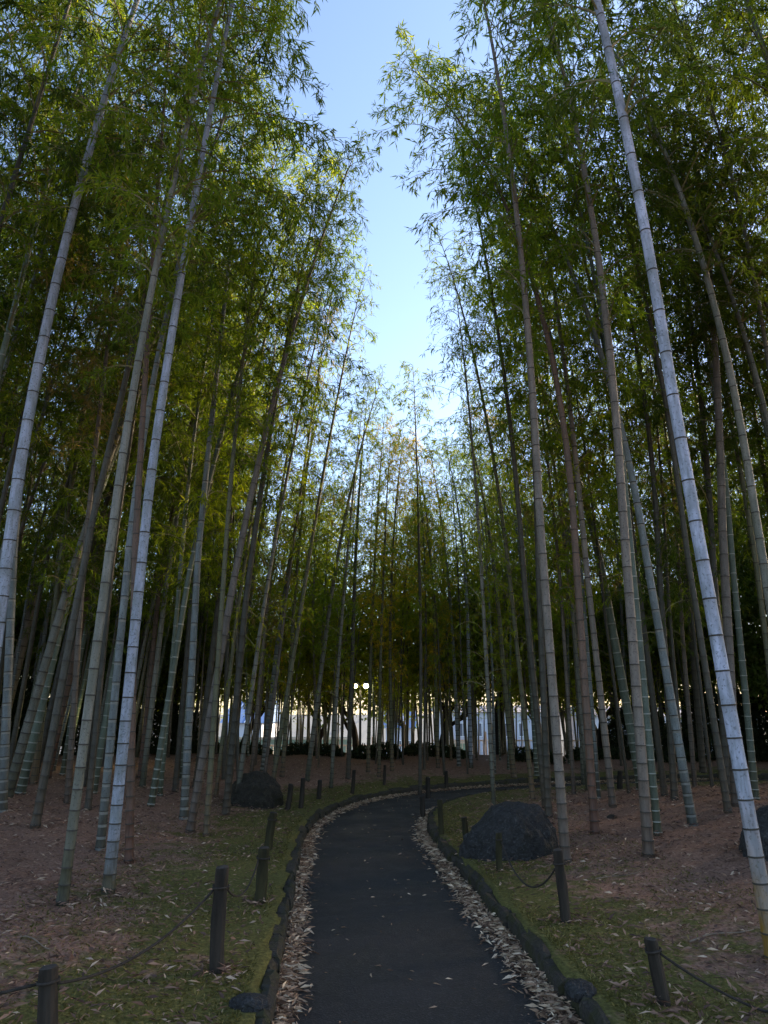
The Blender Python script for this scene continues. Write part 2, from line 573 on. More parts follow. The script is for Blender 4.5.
# hand placed culms: base pixel, upper pixel, width px near base, kind, height m, variant, leaf tone, label
GL, GR = 'bamboos standing left of the path', 'bamboos standing right of the path'
HAND = [
    # ---- left bank
    (-34, 862, 37, 340, 14.5, 'blue', 13.0, 4, 'dark', 'thick pale bamboo cut off by the left photo edge, bowing right at its top'),
    (2, 812, 12, 590, 9, 'teal', 12.0, 1, 'dark', 'bluish bamboo hugging the left photo edge behind the thick pale one'),
    (7, 797, 67, 590, 10, 'grey', 11.0, 0, 'olive', 'pale grey bamboo leaning hard right, foremost of the slanted left clump'),
    (20, 794, 77, 560, 9, 'green', 11.0, 3, 'dark', 'mossy green bamboo slanting just behind the pale leaning one'),
    (-8, 766, 43, 560, 11, 'pink', 12.5, 0, 'dark', 'wide brownish grey bamboo leaning right behind the left edge bamboos'),
    (47, 778, 78, 640, 7.5, 'brown', 11.0, 1, 'olive', 'dark brown slanted bamboo left of the white fence gap'),
    (34, 780, 62, 660, 7, 'dark', 10.5, 3, 'dark', 'dark slanted bamboo between the mossy green one and the fence gap'),
    (62, 905, 107, 570, 10.5, 'grey', 12.0, 0, 'olive', 'tall grey bamboo with a dark mossy foot nearest the rope on the left bank'),
    (108, 893, 148, 500, 11.8, 'blue', 12.0, 0, 'olive', 'bright bluish white bamboo with black node rings on the left bank'),
    (100, 850, 127, 570, 8.5, 'teal', 11.5, 4, 'dark', 'greenish grey bamboo partly behind the bright bluish white one'),
    (129, 863, 135, 560, 8.5, 'brown', 11.0, 3, 'olive', 'upright reddish brown bamboo touching the right side of the bluish white one'),
    (151, 806, 188, 580, 6.5, 'green', 11.5, 1, 'olive_lit', 'slim greenish bamboo alone between the reddish brown one and the mossy rock'),
    (190, 832, 232, 590, 8.5, 'pink', 10.8, 0, 'olive', 'long bamboo with a red brown foot arching towards the sky gap'),
    (206, 836, 216, 690, 6, 'olive', 11.0, 3, 'olive', 'thin olive bamboo crossing in front of the mossy rock'),
    (227, 774, 246, 620, 6, 'grey', 11.5, 0, 'olive', 'pale thin bamboo rising behind the mossy rock'),
    (263, 772, 278, 640, 6, 'teal', 12.0, 1, 'olive_lit', 'teal tinted bamboo just right of the mossy rock, leaning right'),
    (307, 781, 322, 665, 5, 'grey', 9.5, 0, 'olive', 'pale slim bamboo beside the fourth post of the left rope line'),
    (282, 777, 292, 640, 4.5, 'olive', 10.0, 0, 'olive_lit', 'thin olive bamboo over the small left posts'),
    (196, 788, 214, 640, 7, 'dark', 12.0, 0, 'olive_lit', 'dark bamboo standing left of the mossy rock'),
    (175, 792, 190, 620, 6, 'dark', 11.0, 5, 'olive_lit', 'dark slim bamboo between the lone greenish one and the red footed one'),
    (84, 786, 104, 600, 7, 'dark', 11.5, 4, 'dark', 'dark bamboo behind the tall grey one, right of the white fence gap'),
    (140, 778, 158, 600, 5.5, 'brown', 11.5, 1, 'olive', 'brown bamboo far behind the reddish brown one'),
    (348, 779, 353, 640, 5, 'dark', 9.0, 2, 'olive_lit', 'dark upright bamboo standing before the low hedge in the middle'),
    (368, 772, 372, 600, 4, 'olive', 9.0, 2, 'yellow', 'yellow leaved bamboo with a painted backlit glow under the sky gap in the middle'),
    (392, 771, 389, 600, 4, 'olive', 8.6, 0, 'yellow', 'bamboo with golden backlight painted into its leaves right of the middle hedge under the sky gap'),
    (379, 777, 381, 600, 3.6, 'olive', 8.2, 2, 'yellow', 'short bamboo with a painted golden glow between the two middle hedge posts and lamp'),
    (331, 788, 340, 640, 4, 'grey', 8.4, 12, 'olive', 'feathery thin grey bamboo over the tallest of the small left posts'),
    (270, 800, 296, 640, 5, 'olive', 10.4, 10, 'olive_lit', 'feathery olive bamboo rising from behind the right end of the mossy rock'),
    (236, 806, 256, 660, 5, 'grey', 9.6, 13, 'olive', 'feathery grey bamboo springing from just before the mossy rock'),
    (494, 806, 483, 600, 4.5, 'grey', 9.4, 12, 'olive', 'feathery grey bamboo behind the mossy post of the inner bend'),
    (533, 800, 512, 600, 5, 'olive', 11.4, 11, 'olive_lit', 'feathery olive bamboo behind the big boulder'),
    # ---- right bank
    (775, 962, 697, 530, 15.5, 'gold', 13.5, 0, 'dark', 'big whitish blue bamboo with a golden brown foot at the right edge'),
    (649, 857, 622, 500, 10.8, 'pink', 13.0, 0, 'olive', 'thick pinkish grey bamboo with dark rings behind the right leaning post'),
    (566, 862, 543, 560, 10, 'pink', 12.5, 3, 'olive', 'pinkish bamboo standing just right of the big dark boulder'),
    (514, 784, 493, 560, 5.5, 'olive', 12.0, 1, 'olive_lit', 'thin yellowish bamboo with an orange foot behind the big dark boulder'),
    (471, 768, 466, 560, 4.2, 'blue', 11.0, 3, 'olive_lit', 'thin bright blue white bamboo near the far bend of the path'),
    (459, 766, 453, 640, 4, 'teal', 11.5, 1, 'olive', 'thin teal bamboo just left of the bright blue white one'),
    (595, 834, 572, 500, 8.5, 'brown', 12.0, 2, 'olive_lit', 'reddish brown bamboo with a dark foot between boulder and pinkish grey giant'),
    (613, 807, 590, 600, 7, 'pink', 12.0, 2, 'olive_lit', 'slender leaning bamboo right of the reddish brown one'),
    (642, 790, 600, 560, 9.5, 'green', 12.0, 3, 'dark', 'green bamboo with white node rings leaning behind the pinkish grey giant'),
    (693, 826, 652, 590, 9, 'teal', 11.5, 1, 'dark', 'bluish grey bamboo leaning left with a dark stained foot'),
    (737, 806, 720, 480, 10, 'pink', 13.5, 3, 'dark', 'upright grey bamboo rising behind the whitish blue one'),
    (806, 830, 742, 430, 10, 'grey', 13.0, 4, 'dark', 'grey brown bamboo leaving the right edge of the photo low down'),
    (658, 835, 634, 580, 7.5, 'green', 12.0, 0, 'olive', 'dull green bamboo close behind the foot of the pinkish grey giant'),
    (675, 800, 664, 640, 7, 'dark', 11.5, 4, 'dark', 'dark short footed bamboo left of the bluish grey leaning one'),
    (728, 795, 702, 390, 8, 'dark', 12.5, 0, 'dark', 'dark bamboo between the whitish blue one and the upright grey one'),
    (584, 782, 577, 620, 6, 'grey', 12.0, 5, 'olive_lit', 'grey bamboo behind the reddish brown one right of the boulder'),
    (537, 782, 526, 600, 4.5, 'green', 11.5, 1, 'olive_lit', 'thin green bamboo before the right hedge'),
    (704, 780, 690, 620, 6.5, 'dark', 12.0, 3, 'dark', 'dark bamboo in the shade left of the big whitish blue one'),
    (756, 800, 738, 620, 7, 'green', 11.5, 0, 'dark', 'dull green bamboo right of the upright grey one by the edge'),
    (420, 795, 421, 640, 4, 'dark', 9.5, 2, 'olive', 'dark straight bamboo rising beside the path bend'),
    (438, 768, 434, 620, 4, 'olive', 9.5, 0, 'yellow', 'yellow tinted bamboo near the path bend'),
]
for (bu, bv, tu, tv, wpx, kind, hgt, vi, leaf, label) in HAND:
    P = on_ground(bu, bv)
    T = at_y(tu, tv, P.y)
    _, _, dep = project(P)
    r0 = max(0.02, wpx * dep / FPX / 2)
    if P.y > 16 and -5 < P.x < 4.5: hgt = min(hgt, 9.0)
    s = hgt / HC
    near = P.y < 11
    v = NEAR[vi % 6] if P.y < 11 else FAR[vi % 6]
    if (P.y > 16 and leaf != 'yellow') or vi > 9: v = SPARSE[vi % 4]
    me = culm_mesh('culm', v.ax, r0 / s, 16 if near else 10, (0.0125 if near else 0.02) / s, [CULM[kind], RING, WAX], True)
    left = P.x < (0.6 if P.y > 15 else 0)
    bend = (1.0 if left else -1.0, random.uniform(-0.5, 0.5))
    place_bamboo(P, T - P, bend, v, me, s, kind, leaf, label, GL if left else GR)
print('hand', len(BAMBOOS))

# scattered culms of the grove
KINDS_R = ['dark', 'dark', 'olive', 'green', 'grey', 'teal', 'pink', 'dark']


ADJ = {'dark': 'blackish', 'olive': 'olive', 'green': 'green white ringed', 'grey': 'grey', 'teal': 'dull teal', 'pink': 'pinkish grey', 'brown': 'brown'}


def try_add(x, y, mind, group, label, rng, hrange=(10, 13)):
    d = float(path_dist(np.array([x]), np.array([y]))[0])
    if d < 2.0: return False
    for (a, b) in BAMBOOS:
        if (a - x) ** 2 + (b - y) ** 2 < mind * mind: return False
    left = x < (0.6 if y > 15 else 0)
    z = gz(x, y)
    v = FAR[rng.integers(0, 6)] if y > 12 else NEAR[rng.integers(0, 6)]
    if y > 16.5 and -5 < x < 4.5:
        if rng.random() < 0.5: v = SPARSE[rng.integers(0, 4)]; hrange = (7.8, 9.6)
        else: v = [FAR[0], FAR[2], FAR[4]][rng.integers(0, 3)]; hrange = (6.6, 7.8)
    if d < 5.8 and y < 16.5: v = [FAR[0], FAR[2]][rng.integers(0, 2)] if y > 12 else [NEAR[0], NEAR[3]][rng.integers(0, 2)]
    kind = KINDS_R[rng.integers(0, 8)]
    s = rng.uniform(*hrange) / HC
    if y > 12: me = v.culms[rng.integers(0, 3)]
    else: me = culm_mesh('culm', v.ax, rng.uniform(.035, .055) / s, 12, 0.014, [CULM[kind], RING, WAX], True)
    tow = (1 if left else -1)
    ln = rng.normal(0.05 if d > 4.2 else 0.0, 0.04) * tow
    axis = Vector((ln, rng.normal(0, 0.05), 1))
    bend = (tow * 1.0, rng.normal(0, 0.8))
    if v in SPARSE: axis = Vector((rng.normal(0, .03), rng.normal(0, .03), 1))
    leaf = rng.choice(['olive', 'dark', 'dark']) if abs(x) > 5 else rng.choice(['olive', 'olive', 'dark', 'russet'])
    if y > 16.5 and abs(x) < 4: leaf = rng.choice(['olive', 'olive_lit', 'olive_lit', 'olive_lit', 'yellow'])
    place_bamboo(Vector((x, y, z)), axis, bend, v, me, s, kind, leaf, label.replace('{}', ADJ[kind]), group)
    return True


rng = np.random.default_rng(21)
# nearby culms just outside the frame whose crowns reach into it
for (x, y, h) in [(-4.4, 4.4, 11.5), (-5.6, 6.0, 12), (-6.9, 7.6, 12), (4.7, 3.9, 11.5), (6.0, 6.2, 12), (-3.3, 2.2, 10.5), (3.4, 1.6, 11), (7.3, 7.4, 12), (5.4, 5.2, 12.5), (8.3, 9.6, 12.5), (9.4, 11.5, 12.5), (6.2, 7.4, 13), (5.0, 6.6, 12.8), (7.4, 5.6, 13), (8.8, 8.2, 13), (4.2, 5.2, 12.4), (-5.0, 7.2, 12.8), (-6.0, 4.2, 12.5), (-7.8, 6.4, 13), (6.6, 9.0, 12), (10.5, 13, 12), (-8.6, 9.6, 12), (-7.2, 6.0, 12)]:
    try_add(x, y, 0.3, 'bamboos standing just beyond the edges of the photo', 'bamboo outside the edge of the photo with only its leafy crown showing', rng, (h, h + .5))


for (x, y) in [(-5.2, 8.6), (-6.1, 9.6), (-4.6, 9.9), (-7.4, 8.7), (-8.3, 7.2), (-6.6, 5.0), (-3.9, 8.9), (4.9, 8.4), (5.7, 9.8), (6.9, 10.4), (4.3, 9.9), (7.9, 8.4), (8.6, 6.8), (6.4, 4.4), (9.6, 8.8), (5.1, 2.6)]:
    inview = -10 < project((x, y, gz(x, y)))[0] < 778
    try_add(x, y, 0.45, 'bamboos deep in the left grove' if (x < 0 and inview) else 'bamboos deep in the right grove' if inview else 'bamboos standing just beyond the edges of the photo',
            ('dim {} bamboo among the crowded trunks deep in the left grove' if x < 0 else 'dim {} bamboo among the crowded trunks deep in the right grove') if inview
            else 'bamboo outside the edge of the photo with only its leafy crown showing', rng, (11.5, 13))


def scatter(n, xr, yr, mind, group, label):
    k = t = 0
    while k < n and t < n * 60:
        t += 1
        x = rng.uniform(*xr); y = rng.uniform(*yr)
        u, v_, d_ = project((x, y, gz(x, y)))
        if y < 10.5 and -25 < u < 790: continue
        if y < 23 and (abs(u - 361) < 11 or abs(u - 107) < 5): continue
        if not (-190 < u < 960): continue
        if try_add(x, y, mind, group, label, rng): k += 1
    return k


print('scatter',
      scatter(50, (-13, -2.2), (10, 16), 0.75, 'bamboos deep in the left grove', 'dim {} bamboo among the crowded trunks deep in the left grove'),
      scatter(42, (2.2, 13), (10, 15.5), 0.75, 'bamboos deep in the right grove', 'dim {} bamboo among the crowded trunks deep in the right grove'),
      scatter(64, (-6.5, 5), (17.5, 22), 0.62, 'thin bamboos across the far end of the path', 'thin distant {} bamboo in the row across the far end of the path'),
      scatter(34, (-16, -5), (16, 24), 0.85, 'far bamboos at the back of the left grove', 'far thin {} bamboo at the dark back of the left grove'),
      scatter(34, (4, 17), (19.6, 25), 0.85, 'far bamboos at the back of the right grove', 'far thin {} bamboo at the dark back of the right grove'))
print('bamboos', len(BAMBOOS), flush=True)

# the mass behind: more of the same culms, beyond counting
def far_grove():
    r = np.random.default_rng(5)
    cs = Soup(); LB, LD, LL = [], [], []
    n = 0
    while n < 330:
        side = r.choice([-1, 1])
        y = r.uniform(9, 34); x = side * r.uniform(8 + 0.25 * y, 20 + .3 * y)
        if side > 0 and abs(y - 18) < 2.0: continue
        if y > 20 and abs(x) < 8: continue
        z = gz(x, y); h = r.uniform(9, 13)
        lx = -side * r.normal(0.04, 0.05); ly = r.normal(0, .04)
        t = np.linspace(0, 1, 6)
        pts = np.stack([x + lx * h * t - side * 1.2 * t ** 3, y + ly * h * t, z - .1 + h * t], 1)
        rr = r.uniform(.03, .055)
        cs.tube(pts, rr * (1 - .85 * t), 6, 0, False)
        m = 1500
        q = r.random(m) ** 0.9
        tt = 0.08 + 0.92 * q
        ctr = np.stack([np.interp(tt, t, pts[:, i]) for i in range(3)], 1)
        a = r.random(m) * 6.283
        rad = 1.5 * np.sqrt(r.random(m)) * (1.05 - .7 * q)
        # clump the leaves onto sprays
        LB.append(ctr + np.stack([np.cos(a) * rad, np.sin(a) * rad, r.normal(0, .25, m)], 1))
        LD.append(np.stack([np.cos(a), np.sin(a), -0.3 + r.normal(0, .5, m)], 1) + r.normal(0, .5, (m, 3)))
        n += 1
    cl = Soup(); MB, MD = [], []
    for k in range(230):
        x = r.uniform(-10, 11); y = r.uniform(21.9, 24.6)
        if abs(x + .7) < .35: continue
        z = gz(x, y); h = r.uniform(6.0, 8.6)
        t = np.linspace(0, 1, 6)
        lx, ly = r.normal(0, .035), r.normal(0, .03)
        pts = np.stack([x + lx * h * t + .3 * np.sin(k) * t ** 3, y + ly * h * t, z - .1 + h * t], 1)
        cl.tube(pts, r.uniform(.018, .04) * (1 - .8 * t), 5, 0, False)
        m = 1150
        q = r.random(m); tt = 0.24 + 0.76 * q
        ctr = np.stack([np.interp(tt, t, pts[:, i]) for i in range(3)], 1)
        a = r.random(m) * 6.283; rad = 1.0 * np.sqrt(r.random(m)) * (1.05 - .75 * q)
        MB.append(ctr + np.stack([np.cos(a) * rad, np.sin(a) * rad, r.normal(0, .2, m)], 1))
        MD.append(np.stack([np.cos(a), np.sin(a), -0.3 + r.normal(0, .5, m)], 1) + r.normal(0, .5, (m, 3)))
    MB = np.vstack(MB); MD = np.vstack(MD)
    LB = np.vstack(LB); LD = np.vstack(LD)
    L = r.uniform(.16, .30, len(LB))
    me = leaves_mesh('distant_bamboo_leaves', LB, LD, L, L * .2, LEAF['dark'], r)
    root = empty('distant_bamboo_grove')
    tag(root, 'dark mass of distant bamboo filling the grove on both sides', 'bamboo grove', None, 'stuff')
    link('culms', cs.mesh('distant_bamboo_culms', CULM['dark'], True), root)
    link('foliage', me, root)
    row = empty('distant_bamboo_row')
    tag(row, 'thin distant bamboo beyond the hedges at the end of the path', 'bamboo row', None, 'stuff')
    link('culms', cl.mesh('distant_row_culms', CULM['olive'], True), row)
    L = r.uniform(.10, .18, len(MB))
    link('foliage', leaves_mesh('distant_row_leaves', MB, MD, L, L * .18, LEAF['olive_lit'], r), row)


far_grove()

# ------------------------------------------------------------------ ground, path, kerb
def ground_material():
    m, nt, out = new_mat('woodland_floor')
    v = coord(nt, 'Object')
    big = tex_noise(nt, v, 0.9, 4, 0.6)
    mid = tex_noise(nt, v, 5, 5, 0.65)
    fine = tex_noise(nt, v, 38, 4, 0.7)
    litter = ramp(nt, fine, [(0.3, (0.11, 0.060, 0.042)), (0.5, (0.25, 0.14, 0.098)), (0.72, (0.38, 0.24, 0.175))])
    moss = ramp(nt, fine, [(0.3, (0.056, 0.052, 0.016)), (0.55, (0.125, 0.115, 0.032)), (0.75, (0.22, 0.19, 0.07))])
    at = nd(nt, 'ShaderNodeAttribute', attribute_name='moss')
    f = math_n(nt, 'ADD', at.outputs['Fac'], math_n(nt, 'MULTIPLY', math_n(nt, 'SUBTRACT', mid, 0.5), 1.6))
    f = math_n(nt, 'ADD', f, math_n(nt, 'MULTIPLY', math_n(nt, 'SUBTRACT', big, 0.5), 1.5))
    f = ramp(nt, f, [(0.35, (0, 0, 0)), (0.62, (1, 1, 1))])
    c = mixc(nt, f, litter, moss)
    far = nd(nt, 'ShaderNodeAttribute', attribute_name='yard')
    c = mixc(nt, far.outputs['Fac'], c, ramp(nt, mid, [(0.3, (0.12, 0.14, 0.15)), (0.7, (0.17, 0.19, 0.20))]))
    h = math_n(nt, 'ADD', fine, math_n(nt, 'MULTIPLY', mid, 1.5))
    principled(nt, out, c, 0.9, h, 0.035, 0.15, 0.8)
    return m


def grid_ground():
    xs = np.concatenate([[-900, -400, -150, -80, -50], np.arange(-36, -6, 0.6), np.arange(-6, -2.2, 0.12), np.arange(-2.2, 3.2, 0.06),
                         np.arange(3.2, 7, 0.12), np.arange(7, 37, 0.6), [50, 80, 150, 400, 900]])
    ys = np.concatenate([[-300, -60, -20], np.arange(-8, 2, 0.5), np.arange(2, 20, 0.07), np.arange(20, 34, 0.5), np.arange(34, 70, 3), [80, 110, 160, 300, 600, 1500]])
    X, Y = np.meshgrid(xs, ys)
    Z = ground_h(X.ravel(), Y.ravel())
    V = np.stack([X.ravel(), Y.ravel(), Z], 1)
    nx, ny = len(xs), len(ys)
    i, j = np.meshgrid(np.arange(nx - 1), np.arange(ny - 1))
    a = (j * nx + i).ravel()
    me = np_mesh('ground', V, np.stack([a, a + 1, a + nx + 1, a + nx], 1), ground_material(), None, True)
    d = path_dist(V[:, 0], V[:, 1])
    ms = 0.95 - 0.62 * sstep(1.0, 2.6, d) - 0.5 * sstep(2.2, 3.6, d) - 0.12 * (V[:, 0] > 0)
    at = me.attributes.new('moss', 'FLOAT', 'POINT')
    at.data.foreach_set('value', ms.astype(np.float32))
    yd = me.attributes.new('yard', 'FLOAT', 'POINT')
    yd.data.foreach_set('value', sstep(28.5, 31, V[:, 1]).astype(np.float32))
    o = link('ground', me)
    tag(o, 'woodland floor of brown bamboo litter and moss', None, None, 'structure')


grid_ground()


def offset_line(off):
    T = np.gradient(CL, axis=0); T /= np.linalg.norm(T, axis=1)[:, None]
    N = np.stack([-T[:, 1], T[:, 0]], 1)   # left of travel
    return CL + N * off


def build_path():
    m, nt, out = new_mat('asphalt')
    v = coord(nt, 'Object')
    fine = tex_noise(nt, v, 160, 3, 0.7)
    big = tex_noise(nt, v, 1.6, 4, 0.6)
    mid = tex_noise(nt, v, 11, 4, 0.6)
    c = ramp(nt, fine, [(0.3, (0.0075, 0.007, 0.0065)), (0.7, (0.029, 0.027, 0.025))])
    c = mixc(nt, math_n(nt, 'MULTIPLY', ramp(nt, big, [(0.4, (0, 0, 0)), (0.7, (1, 1, 1))]), 0.5), c, (0.034, 0.032, 0.030))
    c = mixc(nt, math_n(nt, 'MULTIPLY', ramp(nt, mid, [(0.6, (0, 0, 0)), (0.75, (1, 1, 1))]), 0.3), c, (0.042, 0.041, 0.039))
    vo = nt.nodes.new('ShaderNodeTexVoronoi'); vo.inputs['Scale'].default_value = 85
    nt.links.new(v, vo.inputs['Vector'])
    c = mixc(nt, math_n(nt, 'MULTIPLY', ramp(nt, vo.outputs['Color'], [(0.62, (0, 0, 0)), (0.85, (1, 1, 1))]), .55), c, (0.055, 0.053, 0.05))
    cr = nt.nodes.new('ShaderNodeTexVoronoi'); cr.feature = 'DISTANCE_TO_EDGE'; cr.inputs['Scale'].default_value = 0.9
    wv = nt.nodes.new('ShaderNodeVectorMath'); wv.operation = 'ADD'
    nz = nt.nodes.new('ShaderNodeTexNoise'); nz.inputs['Scale'].default_value = 3.0; nz.inputs['Detail'].default_value = 6
    nt.links.new(v, nz.inputs['Vector']); nt.links.new(v, wv.inputs[0]); nt.links.new(nz.outputs['Color'], wv.inputs[1]); nt.links.new(wv.outputs[0], cr.inputs['Vector'])
    c = mixc(nt, math_n(nt, 'MULTIPLY', ramp(nt, cr.outputs['Distance'], [(0.0, (1, 1, 1)), (0.008, (0, 0, 0))]), .6), c, (0.004, 0.004, 0.004))
    rg_ = ramp(nt, big, [(0.35, (.55, .55, .55)), (0.65, (.85, .85, .85))])
    principled(nt, out, c, rg_, math_n(nt, 'ADD', fine, vo.outputs['Distance']), 0.006, 0.3, 0.6)
    offs = np.linspace(-0.83, 0.83, 13)
    V = []
    for o_ in offs:
        p = offset_line(o_)
        crown = 0.02 * (1 - (o_ / 0.83) ** 2)
        V.append(np.column_stack([p, np.full(len(p), crown)]))
    V = np.stack(V, 1)
    k, n = V.shape[:2]
    i, j = np.meshgrid(np.arange(n - 1), np.arange(k - 1))
    a = (j * n + i).ravel()
    me = np_mesh('path', V.reshape(-1, 3), np.stack([a, a + n, a + n + 1, a + 1], 1), m, None, True)
    tag(link('path', me), 'narrow dark asphalt footpath curving right', None, None, 'structure')


build_path()


def build_kerb():
    """rough, low edging of dark mossy stones, one row along each side of the path"""
    m, nt, out = new_mat('kerb_stone')
    v = coord(nt, 'Object')
    a = tex_noise(nt, v, 9, 5, 0.65); b = tex_noise(nt, v, 45, 4, 0.65)
    c = ramp(nt, b, [(0.3, (0.020, 0.017, 0.014)), (0.7, (0.060, 0.052, 0.043))])
    g = nt.nodes.new('ShaderNodeNewGeometry')
    c = mixc(nt, ramp(nt, a, [(0.45, (0, 0, 0)), (0.62, (1, 1, 1))]), c, (0.034, 0.033, 0.014))
    principled(nt, out, c, 0.85, math_n(nt, 'ADD', b, a), 0.02, 0.2, 0.8)
    r = np.random.default_rng(3)
    s = Soup()
    for side in (-1, 1):
        line = offset_line(side * 0.855)
        seg = np.linalg.norm(np.diff(line, axis=0), axis=1)
        cum = np.concatenate([[0], np.cumsum(seg)])
        pos = 0.0
        while pos < cum[-1] - 14:
            L = r.uniform(0.22, 0.5)
            tt = pos + np.array([0.001, 0.06, 0.5, 0.94, 0.999]) * L
            px = np.interp(tt, cum, line[:, 0]); py = np.interp(tt, cum, line[:, 1])
            dx, dy = px[-1] - px[0], py[-1] - py[0]
            nl = math.hypot(dx, dy); nx, ny = -dy / nl * side, dx / nl * side      # away from the path
            w = r.uniform(.10, .13); hgt = r.uniform(.120, .142); ins = r.normal(0, .009)
            # section of the stone: path face (slightly battered), rounded top, back
            sec = [(-w / 2 + ins, -0.05), (-w / 2 + ins + .006, hgt * .8), (-w / 2 + ins + .028, hgt), (w / 2 - .03, hgt + r.normal(0, .012)), (w / 2 + .01, -0.05)]
            V = []
            for i in range(5):
                sh = (0.97, 1, 1, 1, 0.97)[i]
                for (o_, z) in sec:
                    jx, jz = r.normal(0, .007), r.normal(0, .006)
                    V.append((px[i] + nx * (o_ + jx), py[i] + ny * (o_ + jx), z * sh + jz))
            q = []
            for i in range(4):
                for j in range(4):
                    a_ = i * 5 + j
                    q.append((a_, a_ + 1, a_ + 6, a_ + 5))
            V = np.array(V)
            q += [(0, 1, 3, 4), (1, 2, 3, 1), (20, 24, 23, 21), (21, 23, 22, 21)]
            s.add(V, q)
            pos += L
    o = link('kerb', s.mesh('kerb', m, False))
    tag(o, 'low rough kerb of dark mossy stones along the path', None, None, 'structure')


build_kerb()

# ------------------------------------------------------------------ litter and grass
def litter_mat(name, stops, tr=0.15):
    return leaf_mat(name, stops, tr, (1.1, 1.0, 0.9), 0.0)


DRY = litter_mat('dry_leaf_pale', [(0.0, (0.08, 0.045, 0.03)), (0.35, (0.30, 0.19, 0.125)), (0.75, (0.50, 0.36, 0.24)), (1.0, (0.66, 0.53, 0.38))])
DRY2 = litter_mat('dry_leaf_brown', [(0.0, (0.07, 0.045, 0.038)), (0.5, (0.17, 0.098, 0.07)), (0.85, (0.32, 0.20, 0.14)), (1.0, (0.52, 0.40, 0.29))])
GRASSM = leaf_mat('moss_and_grass', [(0.0, (0.055, 0.052, 0.015)), (0.6, (0.115, 0.105, 0.028)), (1.0, (0.25, 0.21, 0.09))], 0.3, (1.2, 1.2, .8), 0.0)


def flat_leaves(P, L, r, tilt=0.25):
    a = r.random(len(P)) * 6.283
    d = np.stack([np.cos(a), np.sin(a), r.normal(0, tilt, len(P))], 1)
    return d


